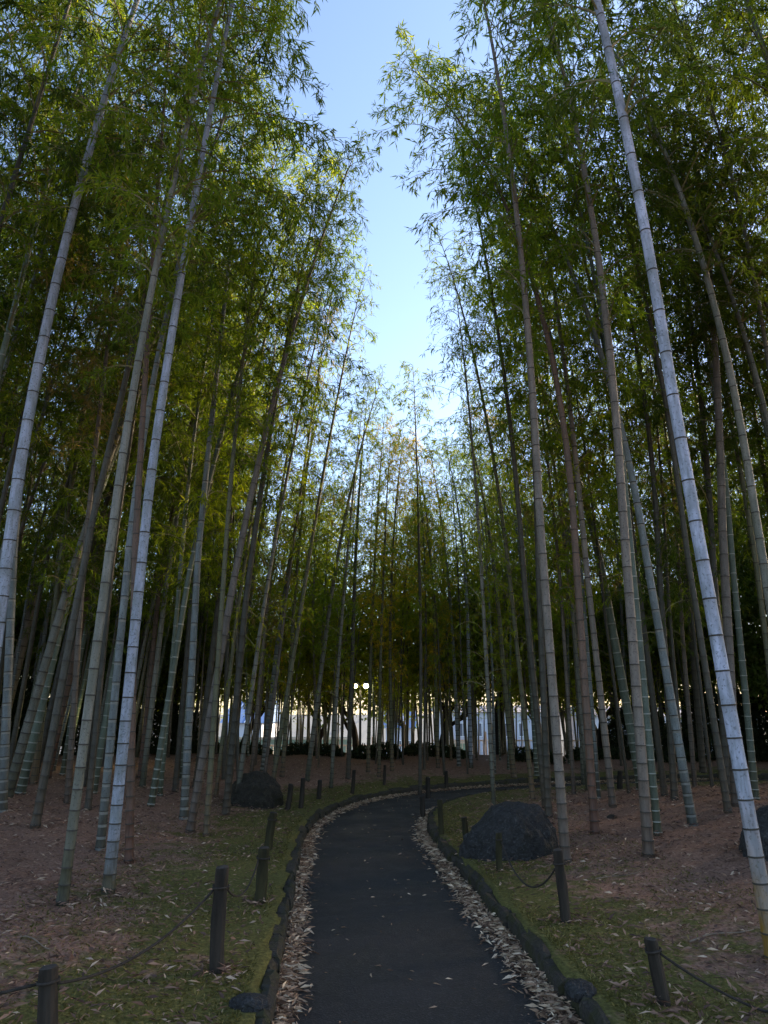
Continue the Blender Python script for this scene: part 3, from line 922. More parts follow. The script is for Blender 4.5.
def litter():
    r = np.random.default_rng(11)
    # drifts along both edges of the asphalt
    line = CL
    seg = np.linalg.norm(np.diff(line, axis=0), axis=1); cum = np.concatenate([[0], np.cumsum(seg)])
    i0 = cum[np.argmin(np.abs(line[:, 1] - 2.5))]; i1 = cum[np.argmin(np.abs(line[:, 0] - 9))]
    n = 30000
    t = i0 + (i1 - i0) * r.random(n) ** 1.25
    side = r.choice([-1, 1], n)
    wob = 0.05 * np.sin(t * 2.1 + side) + 0.04 * np.sin(t * 5.3 + 2 * side)
    wd = np.where(side > 0, 0.10, 0.135)
    off = 0.80 - np.abs(r.normal(0, 1, n)) * wd * 0.62 - wob * 0.5 * r.random(n)
    off = np.clip(off, 0.1, 0.81)
    T = np.gradient(CL, axis=0); T /= np.linalg.norm(T, axis=1)[:, None]
    px = np.interp(t, cum, CL[:, 0]); py = np.interp(t, cum, CL[:, 1])
    tx = np.interp(t, cum, T[:, 0]); ty = np.interp(t, cum, T[:, 1])
    X = px - ty * off * side; Y = py + tx * off * side
    Z = 0.02 * (1 - (off / .83) ** 2) + 0.008 + 0.05 * np.clip((off - 0.5) / .3, 0, 1) * r.random(n)
    P = np.stack([X, Y, Z], 1)
    L = .02 + .075 * r.random(n) ** 1.4
    d = flat_leaves(P, L, r, 0.22)
    # a few strays on the asphalt
    k = 320
    t2 = i0 + (i1 - i0) * r.random(k); o2 = r.uniform(-.65, .65, k)
    px = np.interp(t2, cum, CL[:, 0]); py = np.interp(t2, cum, CL[:, 1]); tx = np.interp(t2, cum, T[:, 0]); ty = np.interp(t2, cum, T[:, 1])
    P2 = np.stack([px - ty * o2, py + tx * o2, 0.02 * (1 - (o2 / .83) ** 2) + .008], 1)
    L2 = r.uniform(.025, .06, k); d2 = flat_leaves(P2, L2, r, .06)
    me = leaves_mesh('fallen_leaves', np.vstack([P, P2]), np.vstack([d, d2]), np.concatenate([L, L2]), np.concatenate([L, L2]) * .24, DRY, r)
    tag(link('fallen_leaves', me), 'pale dry bamboo leaves drifted along the path edges', 'fallen leaves', None, 'stuff')
    # litter on the banks
    n = 120000
    Y = 2.6 + 17 * r.random(n) ** 1.6
    X = (r.random(n) * 2 - 1) * (3.2 + 0.62 * Y)
    d_ = path_dist(X, Y)
    keep = (d_ > 0.98) & (r.random(n) < 0.6 + 0.4 * sstep(1.2, 2.6, d_))
    X, Y = X[keep], Y[keep]
    P = np.stack([X, Y, ground_h(X, Y) + .008 + .02 * r.random(len(X))], 1)
    q = np.array([b for b in BAMBOOS if b[1] < 15])
    ang, rad = r.random((len(q), 45)) * 6.283, .06 + .16 * r.random((len(q), 45)) ** 1.5
    bx, by = (q[:, :1] + np.cos(ang) * rad).ravel(), (q[:, 1:] + np.sin(ang) * rad).ravel()
    P = np.vstack([P, np.stack([bx, by, ground_h(bx, by) + .012 + .05 * (r.random(len(bx)) * (1 - (rad.ravel() - .06) / .17))], 1)])
    for (u0, v0, rr_) in [(512, 858, .62), (249, 808, .55), (794, 858, .45)] + [(a, b, .09) for a, b in ((216, 972), (259, 903), (665, 1004), (566, 922), (500, 871), (46, 1046))]:
        c0 = on_ground(u0, v0); m_ = int(420 * rr_) + 25
        a_ = r.random(m_) * 6.283; r_ = rr_ * (0.9 + .45 * r.random(m_))
        bx, by = c0.x + np.cos(a_) * r_, c0.y + (.3 if rr_ > .2 else 0) + np.sin(a_) * r_
        P = np.vstack([P, np.stack([bx, by, ground_h(bx, by) + .012 + .03 * r.random(m_)], 1)])
    L = .018 + .07 * r.random(len(P)) ** 1.6
    me = leaves_mesh('leaf_litter', P, flat_leaves(P, L, r, .3), L, L * .22, DRY2, r)
    tag(link('leaf_litter', me), 'brown bamboo leaf litter strewn over both banks', 'leaf litter', None, 'stuff')
    # short mossy grass near the kerb
    n = 95000
    Y = 2.6 + 15 * r.random(n) ** 1.5
    X = np.interp(Y, CL[:, 1][:120], CL[:, 0][:120]) + r.choice([-1, 1], n) * (0.95 + 1.9 * r.random(n) ** 1.6)
    d_ = path_dist(X, Y)
    patch = np.sin(X * 2.3 + Y * 1.1) + np.sin(Y * 2.9 - X * 1.7) + r.normal(0, .7, n)
    keep = (d_ > 0.93) & (d_ < 4) & (patch > -0.5)
    X, Y = X[keep], Y[keep]
    P = np.stack([X, Y, ground_h(X, Y) - .004], 1)
    dd = np.stack([r.normal(0, .9, len(X)), r.normal(0, .9, len(X)), .35 + .5 * r.random(len(X))], 1)
    L = r.uniform(.012, .042, len(P))
    me = leaves_mesh('grass', P, dd, L, L * .2 + .002, GRASSM, r)
    tag(link('grass', me), 'short mossy grass on the verges of the path', 'grass', None, 'stuff')


litter()

# ------------------------------------------------------------------ rocks
def rock(name, P, size, seed, mat, label, rz=0, squash=None):
    import bmesh
    bm = bmesh.new()
    bmesh.ops.create_icosphere(bm, subdivisions=6, radius=1.0)
    off = Vector((seed * 3.1, seed * 1.7, seed * .9))
    for v in bm.verts:
        d = v.co.normalized()
        k = 1 + 0.10 * mnoise.noise(d * 1.3 + off) + 0.07 * mnoise.noise(d * 3.2 + off) + 0.045 * mnoise.noise(d * 7 + off) + 0.02 * mnoise.noise(d * 17 + off) + 0.014 * mnoise.noise(d * 38 + off) + 0.008 * mnoise.noise(d * 80 + off)
        # chipped facets
        k -= 0.05 * max(0, mnoise.noise(d * 2.1 - off)) + 0.05 * abs(mnoise.noise(d * 4.2 + off * 2))
        p = d * k
        if squash: p = squash(p)
        v.co = Vector((p.x * size[0], p.y * size[1], p.z * size[2]))
    me = bpy.data.meshes.new(name)
    bm.to_mesh(me); bm.free()
    me.materials.append(mat)
    me.polygons.foreach_set('use_smooth', np.ones(len(me.polygons), bool))
    o = link(name, me, None, P)
    o.rotation_euler.z = rz
    tag(o, label, 'rock')
    return o


def rock_mat(name, c1, c2, c3):
    m, nt, out = new_mat(name)
    v = coord(nt, 'Object')
    a = tex_noise(nt, v, 3.5, 6, 0.65); b = tex_noise(nt, v, 16, 5, 0.7)
    c = ramp(nt, b, [(0.3, c1), (0.65, c2)])
    c = mixc(nt, ramp(nt, a, [(0.56, (0, 0, 0)), (0.66, (1, 1, 1))]), c, c3)
    vv = coord(nt, 'Object', (5, 5, 1.2))
    drip = tex_noise(nt, vv, 2.2, 5, .7)
    c = mixc(nt, math_n(nt, 'MULTIPLY', ramp(nt, drip, [(0.60, (0, 0, 0)), (0.68, (1, 1, 1))]), .5), c, tuple(min(1, x * 3) for x in c2))
    sp = tex_noise(nt, v, 48, 3, .6)
    c = mixc(nt, math_n(nt, 'MULTIPLY', ramp(nt, sp, [(0.58, (0, 0, 0)), (0.66, (1, 1, 1))]), .6), c, tuple(x * 2.6 for x in c2))
    principled(nt, out, c, 0.75, math_n(nt, 'ADD', a, math_n(nt, 'ADD', b, sp)), 0.06, 0.3, 1.0)
    return m


RK = rock_mat('boulder_stone', (0.012, 0.012, 0.0125), (0.045, 0.045, 0.045), (0.024, 0.025, 0.020))
RKM = rock_mat('mossy_stone', (0.015, 0.013, 0.010), (0.045, 0.040, 0.030), (0.022, 0.022, 0.010))
pr = on_ground(512, 858)
dep = project(pr)[2]
hw = 47 * dep / FPX


def dome(p):
    # steep round right side, long low shoulder at the left
    q = p.copy()
    q.z = p.z * float(np.interp(p.x, [-1.1, -.9, -.7, -.5, -.3, 0, .2, .6, .8, 1.1], [.55, .56, .50, .60, .84, .99, 1.02, 1.10, 1.14, 1.15]))
    q.z = math.tanh(1.25 * q.z) / math.tanh(1.25)
    if p.x < -0.15: q.y = p.y - 0.25 * min(1, (-p.x - 0.15) / .85)
    return q


rock('boulder', Vector((pr.x, pr.y + .25, pr.z - .02)), (hw * 1.03, hw * 0.85, 52 * dep / FPX), 2.0, RK, 'big dark rounded boulder on the right bank with a post in front', 0.0, dome)
pl = on_ground(249, 808)
dep = project(pl)[2]
rock('boulder', Vector((pl.x, pl.y + .4, pl.z + .0)), (31 * dep / FPX, .5, 33 * dep / FPX), 5.0, RKM, 'dark mossy boulder on the left bank near the path bend', 0.2, None)
pe = on_ground(794, 858)
dep = project(pe)[2]
rock('boulder', Vector((pe.x + .1, pe.y + .3, pe.z)), (.42, .4, .42), 8.0, RK, 'dark bluish rock behind the golden brown bamboo foot at the right edge', 0.5, None)
for (u, v_, w, lab) in [(276, 974, .075, 'loose bluish kerb stone with a pale top at the left path edge'),
                        (581, 992, .085, 'rough loose stone lying against the right kerb near the camera'),
                        (250, 1006, .085, 'flat dark stone sunk in the verge at the lower left kerb'),
                        (655, 811, .08, 'small brown stone among the litter right of the pinkish grey bamboo'),
                        (612, 818, .07, 'small dark lump in the litter left of the pinkish grey bamboo')]:
    p = on_ground(u, v_)
    rock('stone', Vector((p.x, p.y, p.z + w * .05)), (w * 1.3, w, w * .6), u * .13, RK if w > .072 else RKM, lab, u * .3)

# ------------------------------------------------------------------ posts and ropes
WOOD = simple_mat('post_wood_dark', (0.006, 0.005, 0.004), (0.042, 0.033, 0.025), 14, 0.85, 0.012, 0.2, 6, (1, 1, 0.14))
WOODM = simple_mat('post_wood_mossy', (0.008, 0.007, 0.004), (0.045, 0.040, 0.017), 12, 0.9, 0.012, 0.2, 6, (1, 1, 0.2))
WOODE = simple_mat('post_end_grain', (0.02, 0.017, 0.015), (0.045, 0.038, 0.033), 22, 0.9, 0.006)
ROPE = simple_mat('rope_fibre', (0.014, 0.011, 0.009), (0.04, 0.033, 0.027), 60, 0.95, 0.004)
POSTS = {}


def post(key, bu, bv, tu, tv, wpx, mat, label, loop=True):
    P = on_ground(bu, bv)
    dep = project(P)[2]
    T = at_y(tu, tv, P.y)
    ax = (T - P)
    Hh = ax.length
    r = wpx * .88 * dep / FPX / 2
    rg = np.random.default_rng(bu * 7 + bv)
    s = Soup()
    zz = np.array([-0.15, 0, .25, .5, .75, .93, .985, 1.0]) * Hh
    rr = r * np.array([1.05, 1.05, 1.0, 1.03, .97, .98, .93, .80])
    n = 14
    ang = np.arange(n) / n * 6.2832
    lump = 1 + .06 * np.sin(ang * 3 + rg.random() * 6) + rg.normal(0, .045, n)
    V = []
    sl = rg.normal(0, .12)
    for k, z in enumerate(zz):
        wob = rg.normal(0, .04, n) if 0 < k < 6 else 0
        x = rr[k] * np.cos(ang) * (lump + wob) + r * .10 * math.sin(z * 9 + bu); y = rr[k] * np.sin(ang) * (lump + wob)
        V.append(np.stack([x, y, np.full(n, z) + (sl * x if k >= 5 else 0)], 1))
    V = np.vstack(V + [np.array([[r * .1 * math.sin(zz[-1] * 9 + bu), 0, Hh + .002]])])
    q, mt = [], []
    for k in range(len(zz) - 1):
        for j in range(n):
            q.append((k * n + j, k * n + (j + 1) % n, (k + 1) * n + (j + 1) % n, (k + 1) * n + j)); mt.append(1 if k == 6 else 0)
    K = (len(zz) - 1) * n
    for j in range(n):
        q.append((K + j, K + (j + 1) % n, len(V) - 1, K + j)); mt.append(1)
    s.v.append(V); s.q.append(np.array(q)); s.m.append(np.array(mt)); s.n = len(V)
    o = link('wooden_post', s.mesh('wooden_post', [mat, WOODE], False))
    Z = ax.normalized()
    X = Vector((1, 0, 0)); X = (X - Z * X.dot(Z)).normalized()
    o.matrix_world = Matrix.Translation(P) @ Matrix((X, Z.cross(X), Z)).transposed().to_4x4()
    tag(o, label, 'post', 'low wooden posts along the path')
    zl = Hh * .78
    POSTS[key] = (P + Z * zl, r)
    if loop:
        a = np.linspace(0, 6.2832 * 1.5, 40)
        lp = Soup()
        lp.tube(np.stack([np.cos(a) * r * 1.12 + r * .1 * math.sin(zl * 9 + bu), np.sin(a) * r * 1.12, zl + a * .002], 1), 0.0065, 6, 0, True)
        link('rope_loop', lp.mesh('rope_loop', ROPE, True), o)
    return o


post('a', 46, 1046, 50, 966, 21, WOOD, 'dark wooden post in the bottom left corner carrying the rope')
post('b', 216, 972, 222, 866, 16, WOOD, 'dark wooden post with a thick flat top on the left bank at the rope')
post('c', 259, 903, 265, 847, 13, WOODM, 'mossy wooden post by the left kerb where the rope ends')
post('d', 268, 850, 273, 812, 9, WOODM, 'leaning mossy post in front of the left boulder')
post('e', 288, 810, 291, 784, 6, WOOD, 'short dark post just right of the mossy boulder', False)
post('f', 301, 808, 303, 778, 5.5, WOOD, 'taller dark post between two short ones past the mossy boulder', False)
post('g', 319, 799, 320, 780, 5, WOOD, 'short dark post nearest the outer kerb of the bend', False)
post('h', 352, 794, 354, 770, 4.5, WOOD, 'thin dark post on the far bank in the middle of the bend', False)
post('i', 384, 785, 385, 765, 3.5, WOOD, 'smallest post in front of the dark hedge', False)
post('j', 665, 1004, 650, 938, 15, WOOD, 'leaning dark post alone on the right bank near the camera')
post('k', 566, 922, 558, 849, 11, WOOD, 'tall dark post in front of the pinkish bamboo by the boulder')
post('l', 500, 871, 499, 832, 7, WOODM, 'mossy post standing directly before the big boulder')
post('m', 466, 846, 464, 817, 7, WOODM, 'mossy post at the left end of the big boulder', False)
post('n', 441, 834, 440, 799, 6, WOODM, 'mossy post on the inner corner of the path bend', False)
post('o', 424, 823, 422, 796, 6, WOOD, 'dark post nearest the asphalt at the inner bend', False)
post('p', 428, 802, 428, 777, 5, WOOD, 'dark post across the path on the outer bend', False)
post('q', 446, 793, 446, 771, 4.5, WOOD, 'dark post across the path beneath the blue white bamboo', False)
post('r', 620, 789, 620, 771, 6, WOOD, 'short dark stump among the bamboo feet right of the boulder', False)


def rope(A, B, sag, label, rad=0.007):
    A, B = Vector(A), Vector(B)
    t = np.linspace(0, 1, 40)
    pts = np.array([A.lerp(B, float(k)) for k in t])
    pts[:, 2] -= sag * 4 * t * (1 - t)
    g = ground_h(pts[:, 0], pts[:, 1]) + rad
    pts[:, 2] = np.maximum(pts[:, 2], g)
    s = Soup(); s.tube(pts, rad, 6, 0, True)
    tag(link('rope', s.mesh('rope', ROPE, True)), label, 'rope', 'ropes strung between the posts')


def P_(k, dx=0): return POSTS[k][0] + Vector((dx * POSTS[k][1], 0, 0))


def cane(u0, v0, u1, v1, r_, label):
    A, B = on_ground(u0, v0), on_ground(u1, v1)
    t = np.linspace(0, 1, 9)
    pts = np.array([A.lerp(B, float(k)) for k in t])
    pts[:, 2] = ground_h(pts[:, 0], pts[:, 1]) + r_ + .006
    pts[:, 1] += .03 * np.sin(t * 5)
    s = Soup(); s.tube(pts, np.linspace(r_, r_ * .5, 9), 6)
    tag(link('fallen_cane', s.mesh('fallen_cane', DRYC, True)), label, 'fallen cane')


DRYC = simple_mat('dry_cane', (0.12, 0.085, 0.06), (0.26, 0.20, 0.145), 14)
cane(690, 944, 752, 930, .006, 'pale dry twig lying on the litter near the golden foot of the big bamboo')
cane(20, 938, 52, 950, .006, 'pale dry twig lying on the litter above the corner post')
cane(596, 880, 640, 872, .005, 'dry twig on the litter in front of the thick pinkish grey bamboo')


rope(P_('a', .9), P_('b', -.9), 0.10, 'rope sagging from the corner post up to the thick topped post')
rope(P_('a', -.9) + Vector((-2.2, -.9, .0)), P_('a', -.9), 0.08, 'rope running from the corner post out of the left edge')
rope(P_('b', .9), P_('c', -.9), 0.13, 'short rope between the thick topped post and the mossy kerb post')
rope(P_('l', .5), P_('k', -.5), 0.26, 'thin rope hanging in front of the big dark boulder')
rope(P_('j', .8), P_('j', .8) + Vector((1.7, -.35, -.05)), 0.28, 'slack rope lying on the litter right of the leaning post')

# ------------------------------------------------------------------ back of the grove: hedges, trees, fence, lamps, buildings
def hedge(x0, x1, y, h, w, seed, label):
    r = np.random.default_rng(seed)
    n = int(5200 * (x1 - x0) * h)
    x = r.uniform(x0, x1, n)
    prof = 1 + .10 * np.sin(x * 3.1 + seed) + .06 * np.sin(x * 7.7)
    a = r.random(n) * math.pi
    rad = np.sqrt(r.uniform(.45, 1, n))
    endf = np.minimum(1, np.minimum(x - x0, x1 - x) / .35 + .35)
    yy = y + np.cos(a) * w / 2 * rad * endf
    g = ground_h(x, np.full(n, y))
    zz = g - .02 + np.sin(a) ** .7 * h * prof * rad * endf
    zz = np.where(r.random(n) < .4, g + r.random(n) * (zz - g), zz)
    P = np.stack([x, yy, zz], 1)
    L = r.uniform(.05, .1, n)
    root = empty('hedge', ((x0 + x1) / 2, y, float(g.mean())))
    off = np.array(root.location)
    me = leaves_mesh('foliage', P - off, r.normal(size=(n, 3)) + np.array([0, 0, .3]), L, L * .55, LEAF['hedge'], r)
    link('foliage', me, root)
    s = Soup()
    for k in range(int((x1 - x0) * 5)):
        xx = r.uniform(x0 + .1, x1 - .1); gg = gz(xx, y)
        p0 = np.array([xx, y + r.normal(0, w * .15), gg - .05]) - off
        s.tube(np.array([p0, p0 + (r.normal(0, .06), r.normal(0, .06), h * .45), p0 + (r.normal(0, .14), r.normal(0, .14), h * .85)]), (.014, .010, .004), 4, 0, False)
    link('stems', s.mesh('stems', WOOD), root)
    tag(root, label, 'hedge', 'low dark hedges at the back')


def hedge_px(u0, u1, y, v_top, seed, label, w=.8):
    a = at_y(u0, 740, y).x; b = at_y(u1, 740, y).x
    top = at_y((u0 + u1) / 2, v_top, y).z
    hedge(a, b, y, max(.3, top - gz((a + b) / 2, y)), w, seed, label)


hedge_px(350, 402, 20.6, 744, 1, 'dark clipped hedge in the middle beneath the twin lamp')
hedge_px(278, 344, 20.9, 756, 2, 'lower dark hedge left of the middle one behind the small posts')
hedge_px(510, 562, 20.8, 748, 3, 'dark hedge behind the yellowish thin bamboo on the right')
hedge_px(402, 470, 21.2, 757, 4, 'low shaded hedge across the back of the path bend')
hedge_px(566, 700, 21.4, 748, 5, 'long dark hedge behind the bamboos on the right')
hedge_px(150, 272, 21.6, 757, 6, 'long dark hedge behind the bamboos on the left')

hedge_px(-60, 46, 20.0, 676, 7, 'tall dark shrubbery behind the slanted left clump, left of the white fence gap', 1.4)
hedge_px(66, 128, 21.4, 690, 8, 'tall dark shrubbery right of the white fence gap at the left', 1.4)
hedge_px(132, 205, 22.4, 704, 9, 'tall dark shrubbery behind the reddish brown bamboo', 1.4)
hedge_px(606, 668, 22.4, 706, 10, 'tall dark shrubbery behind the green white ringed bamboo', 1.4)
hedge_px(684, 850, 21.8, 690, 12, 'tall dark shrubbery behind the big whitish blue bamboo', 1.4)

BARK = simple_mat('tree_bark', (0.012, 0.011, 0.010), (0.035, 0.032, 0.028), 10, .9, .02, .2, 6, (1, 1, .3))


def tree(x, y, hgt, crown_z, spread, lean, seed, label, nl=17000, r0=.13, fork=1.3):
    r = np.random.default_rng(seed)
    root = empty('evergreen_tree', (x, y, gz(x, y)))
    s = Soup(); tips = []

    def grow(p, d, L, rad, lev):
        k = 5
        pts = [p]
        for i in range(k):
            d = norm(d + r.normal(0, .10, 3) + np.array([0, 0, .04]))
            pts.append(pts[-1] + d * L / k)
        pts = np.array(pts)
        s.tube(pts, np.linspace(rad, rad * .62, k + 1), 8 if lev < 2 else 5, 0, False)
        if lev >= 1: tips.extend([pts[3], pts[-1]])
        if lev < 3:
            for j in range(3 if lev == 0 else 3):
                a = r.random() * 6.283
                sp = .75 if lev == 0 else .95
                nd_ = norm(d + sp * np.array([math.cos(a), math.sin(a), .05]) )
                grow(pts[-1] if j < 2 else pts[3], nd_, L * (.75 if lev else .0) + (spread * .55 if lev == 0 else 0), rad * .55, lev + 1)
    grow(np.array([0, 0, -.1]), norm(np.array([lean, r.normal(0, .05), 1])), fork, r0, 0)
    link('trunk', s.mesh('trunk', BARK, True), root)
    # crown: leaves clumped round limb tips and inside an uneven crown volume
    nc = 170
    C = []
    while len(C) < nc:
        q = r.normal(0, .45, 3)
        if np.linalg.norm(q) < 1.0:
            C.append(np.array([q[0] * spread + lean * 2, q[1] * spread * .8, (crown_z + hgt) / 2 + q[2] * (hgt - crown_z) * .55]))
    tips_ = np.array(tips)
    C = np.vstack([np.array(C), tips_[r.integers(0, len(tips_), 50)]])
    C[:, 2] = np.maximum(C[:, 2], crown_z + r.random(len(C)) * .5)
    ci = r.integers(0, len(C), nl)
    P = C[ci] + r.normal(0, .26, (nl, 3)) * (0.7 + .6 * r.random((nl, 1)))
    L = r.uniform(.10, .20, nl)
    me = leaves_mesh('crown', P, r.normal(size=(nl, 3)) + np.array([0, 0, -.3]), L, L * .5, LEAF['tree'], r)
    link('crown', me, root)
    tag(root, label, 'tree', 'dark evergreen trees behind the bamboo')


def tree_px(u, y, v_low, v_top, spread, lean, seed, label, **k):
    x = at_y(u, 740, y).x
    g = gz(x, y)
    tree(x, y, at_y(u, v_top, y).z - g, at_y(u, v_low, y).z - g, spread, lean, seed, label, **k)


tree_px(240, 23.5, 694, 570, 1.9, .18, 31, 'dark leaning tree trunk left of the pale teal screen', nl=8000)
tree_px(318, 24.5, 712, 560, 1.9, .0, 32, 'small evergreen tree over the lower dark hedge', nl=8000)
tree_px(357, 24.0, 690, 580, 2.0, .05, 33, 'many branched dark tree right beneath the twin lamp', nl=8000)
tree_px(408, 25.0, 716, 570, 2.0, -.04, 34, 'evergreen tree behind the path bend, right of the twin lamp', nl=8000)
tree_px(440, 23.2, 696, 600, 1.6, .02, 35, 'dense evergreen tree behind the thin blue white bamboo', nl=8000)
tree_px(498, 22.6, 690, 560, 1.9, .0, 36, 'thick dark trunked tree between the blue white and yellowish bamboos', nl=8000, r0=.2, fork=2.2)
tree_px(546, 25.0, 694, 580, 1.9, -.10, 37, 'bare limbed evergreen tree behind the right hedge', nl=8000)
tree_px(600, 24.2, 700, 590, 2.2, .0, 38, 'dark evergreen tree behind the reddish brown bamboo')
tree_px(670, 23.4, 705, 580, 2.4, .0, 39, 'wide evergreen tree in the gloom at the right back')
tree_px(180, 23.2, 705, 590, 2.4, .05, 40, 'wide evergreen tree in the gloom at the left back')
tree_px(100, 22.4, 715, 590, 2.4, .05, 41, 'evergreen tree behind the slanted left clump')

tree_px(745, 22.8, 712, 520, 2.6, .0, 42, 'evergreen tree in the gloom behind the upright grey bamboo at the right edge')
tree_px(820, 21.0, 715, 500, 2.6, .0, 43, 'evergreen tree cut by the right edge of the photo behind the bamboos')
tree_px(20, 22.0, 715, 540, 2.5, .0, 44, 'evergreen tree in the gloom at the far left behind the bluish bamboo')
tree_px(-60, 20.0, 715, 520, 2.5, .0, 45, 'evergreen tree cut by the left edge of the photo behind the bamboos')

WHITE = simple_mat('white_rail_paint', (0.62, 0.66, 0.66), (0.74, 0.77, 0.76), 5, .5, .002)
TEAL = simple_mat('teal_screen', (0.22, 0.42, 0.40), (0.32, 0.52, 0.50), 1.5, .6, .002)


def fence(x0, x1, y, ztop, hh, label, bay=2.0, pitch=.12):
    root = empty('railing_fence', ((x0 + x1) / 2, y, ztop - hh))
    off = np.array(root.location)
    nb = max(1, round((x1 - x0) / bay)); bw = (x1 - x0) / nb
    for i in range(nb + 1):
        s = Soup(); s.box(np.array([x0 + i * bw, y, ztop - hh / 2]) - off, (.06, .06, hh + .5))
        link('fence_post', s.mesh('fence_post', WHITE), root)
    for i in range(nb):
        a, b = x0 + i * bw + .03, x0 + (i + 1) * bw - .03
        s = Soup()
        for z in (ztop - .05, ztop - hh + .12):
            s.box(np.array([(a + b) / 2, y, z]) - off, (b - a, .035, .05))
        k = int((b - a) / pitch)
        for j in range(k):
            s.box(np.array([a + (j + .5) * (b - a) / k, y, ztop - hh / 2]) - off, (.022, .022, hh - .14))
        link('rail_panel', s.mesh('rail_panel', WHITE), root)
    tag(root, label, 'fence')


fence(at_y(215, 740, 27.5).x, at_y(425, 740, 27.5).x, 27.5, at_y(400, 744, 27.5).z, 1.1, 'white railing fence seen between the stems in the middle')
fence(at_y(432, 740, 27.5).x, at_y(700, 740, 27.5).x, 27.5, at_y(530, 739, 27.5).z, 1.1, 'white railing fence seen between the stems on the right')
fence(at_y(-20, 756, 21.0).x, at_y(120, 756, 21.0).x, 20.4, at_y(58, 756, 20.4).z, .95, 'short white railing seen through the slanted left clump', 1.6, .1)


def screen(u0, u1, y, v0, v1, label):
    a, b = at_y(u0, 740, y).x, at_y(u1, 740, y).x
    zt, zb = at_y((u0 + u1) / 2, v0, y).z, at_y((u0 + u1) / 2, v1, y).z - .4
    root = empty('court_screen', ((a + b) / 2, y, zb)); off = np.array(root.location)
    s = Soup()
    n = int((b - a) / .3)
    for i in range(n):
        s.box(np.array([a + (i + .5) * (b - a) / n, y + (.012 if i % 2 else 0), (zt + zb) / 2]) - off, ((b - a) / n, .03, zt - zb))
    link('sheeting', s.mesh('sheeting', TEAL), root)
    s = Soup(); s.box(np.array([(a + b) / 2, y - .04, zt - .06]) - off, (b - a, .04, .08)); link('top_rail', s.mesh('top_rail', WHITE), root)
    tag(root, label, 'screen')


screen(216, 352, 33, 737, 756, 'pale teal sheeting screen behind the railing left of the twin lamp')
screen(440, 470, 33, 741, 754, 'short pale teal screen behind the railing near the blue white bamboo')

# lamps (lit)
def glow_mat(name, col, st):
    m, nt, out = new_mat(name)
    e = nt.nodes.new('ShaderNodeEmission'); e.inputs[0].default_value = (*col, 1); e.inputs[1].default_value = st
    nt.links.new(e.outputs[0], out.inputs[0])
    return m


STEEL = simple_mat('lamp_steel', (0.05, 0.055, 0.06), (0.09, 0.095, 0.10), 6, .5, .001)
GLOW = glow_mat('lamp_glow', (1.0, 0.86, 0.45), 9.0)
GLOWY = glow_mat('lamp_glow_yellow', (1.0, 0.92, 0.35), 14.0)


def uv_ball(s, c, rx, rz, n=14, mat=0):
    t = np.linspace(0.001, math.pi - .001, 9)
    V = np.array([[c[0] + rx * math.sin(a) * math.cos(b), c[1] + rx * math.sin(a) * math.sin(b), c[2] + rz * math.cos(a)] for a in t for b in np.arange(n) / n * 6.2832])
    q = [(i * n + j, (i + 1) * n + j, (i + 1) * n + (j + 1) % n, i * n + (j + 1) % n) for i in range(8) for j in range(n)]
    s.add(V, q, mat)


def twin_lamp(u, v_, y, du):
    C = at_y(u, v_, y)
    g = gz(C.x, y)
    root = empty('street_lamp', (C.x, y, g))
    hz = C.z - g
    w = du * project(C)[2] / FPX
    s = Soup(); s.tube(np.array([(0, 0, -.1), (0, 0, hz * .5), (0, 0, hz + .02)]), (.04, .035, .028), 10); link('pole', s.mesh('pole', STEEL, True), root)
    s = Soup(); s.tube(np.array([(-w, 0, hz + .12), (-w * .5, 0, hz + .05), (0, 0, hz), (w * .5, 0, hz + .05), (w, 0, hz + .12)]), .03, 8); link('arm', s.mesh('arm', STEEL, True), root)
    for sg in (-1, 1):
        s = Soup(); uv_ball(s, (sg * w, 0, hz + .0), .075, .07)
        hd = link('lamp_head', s.mesh('lamp_head', GLOW, True), root)
        s = Soup(); s.tube(np.array([(sg * w, 0, hz + .06), (sg * w, 0, hz + .11), (sg * w, 0, hz + .14)]), (.11, .08, .02), 12); link('hood', s.mesh('hood', STEEL, True), hd)
    tag(root, 'lit street lamp with two bright heads glowing through the far stems', 'street lamp')


twin_lamp(360.5, 686, 21.6, 5.6)


def garden_lamp(u, v_, y):
    C = at_y(u, v_, y); g = gz(C.x, y)
    root = empty('garden_lamp', (C.x, y, g)); hz = C.z - g
    s = Soup(); s.tube(np.array([(0, 0, -.1), (0, 0, hz * .5), (0, 0, hz - .08)]), (.05, .045, .04), 8); link('pole', s.mesh('pole', STEEL, True), root)
    s = Soup(); uv_ball(s, (0, 0, hz), .10, .09); link('lamp_head', s.mesh('lamp_head', GLOWY, True), root)
    s = Soup(); s.tube(np.array([(0, 0, hz + .07), (0, 0, hz + .12), (0, 0, hz + .15)]), (.13, .10, .02), 10); link('hood', s.mesh('hood', STEEL, True), root)
    tag(root, 'small yellow lit lamp beside the bright bluish white bamboo', 'lamp')


garden_lamp(106.5, 716, 16.5)

# buildings beyond the fence
WALLW = simple_mat('building_wall_white', (0.41, 0.45, 0.52), (0.48, 0.52, 0.58), .6, .8, .002)
WALLC = simple_mat('building_wall_cream', (0.40, 0.43, 0.48), (0.47, 0.50, 0.55), .6, .8, .002)
ROOF_HAZE = simple_mat('roof_haze_blue', (0.07, 0.14, 0.30), (0.10, 0.18, 0.36), .8, .45, .002)  # blue paint stands in for a distant hill seen through haze
ROOFG = simple_mat('roof_grey', (0.2, 0.2, 0.22), (0.28, 0.28, 0.3), .8, .7, .002)
m_, nt_, out_ = new_mat('window_glass')
principled(nt_, out_, (0.10, 0.12, 0.15), 0.12, None, 0, 0.5)
GLASS = m_


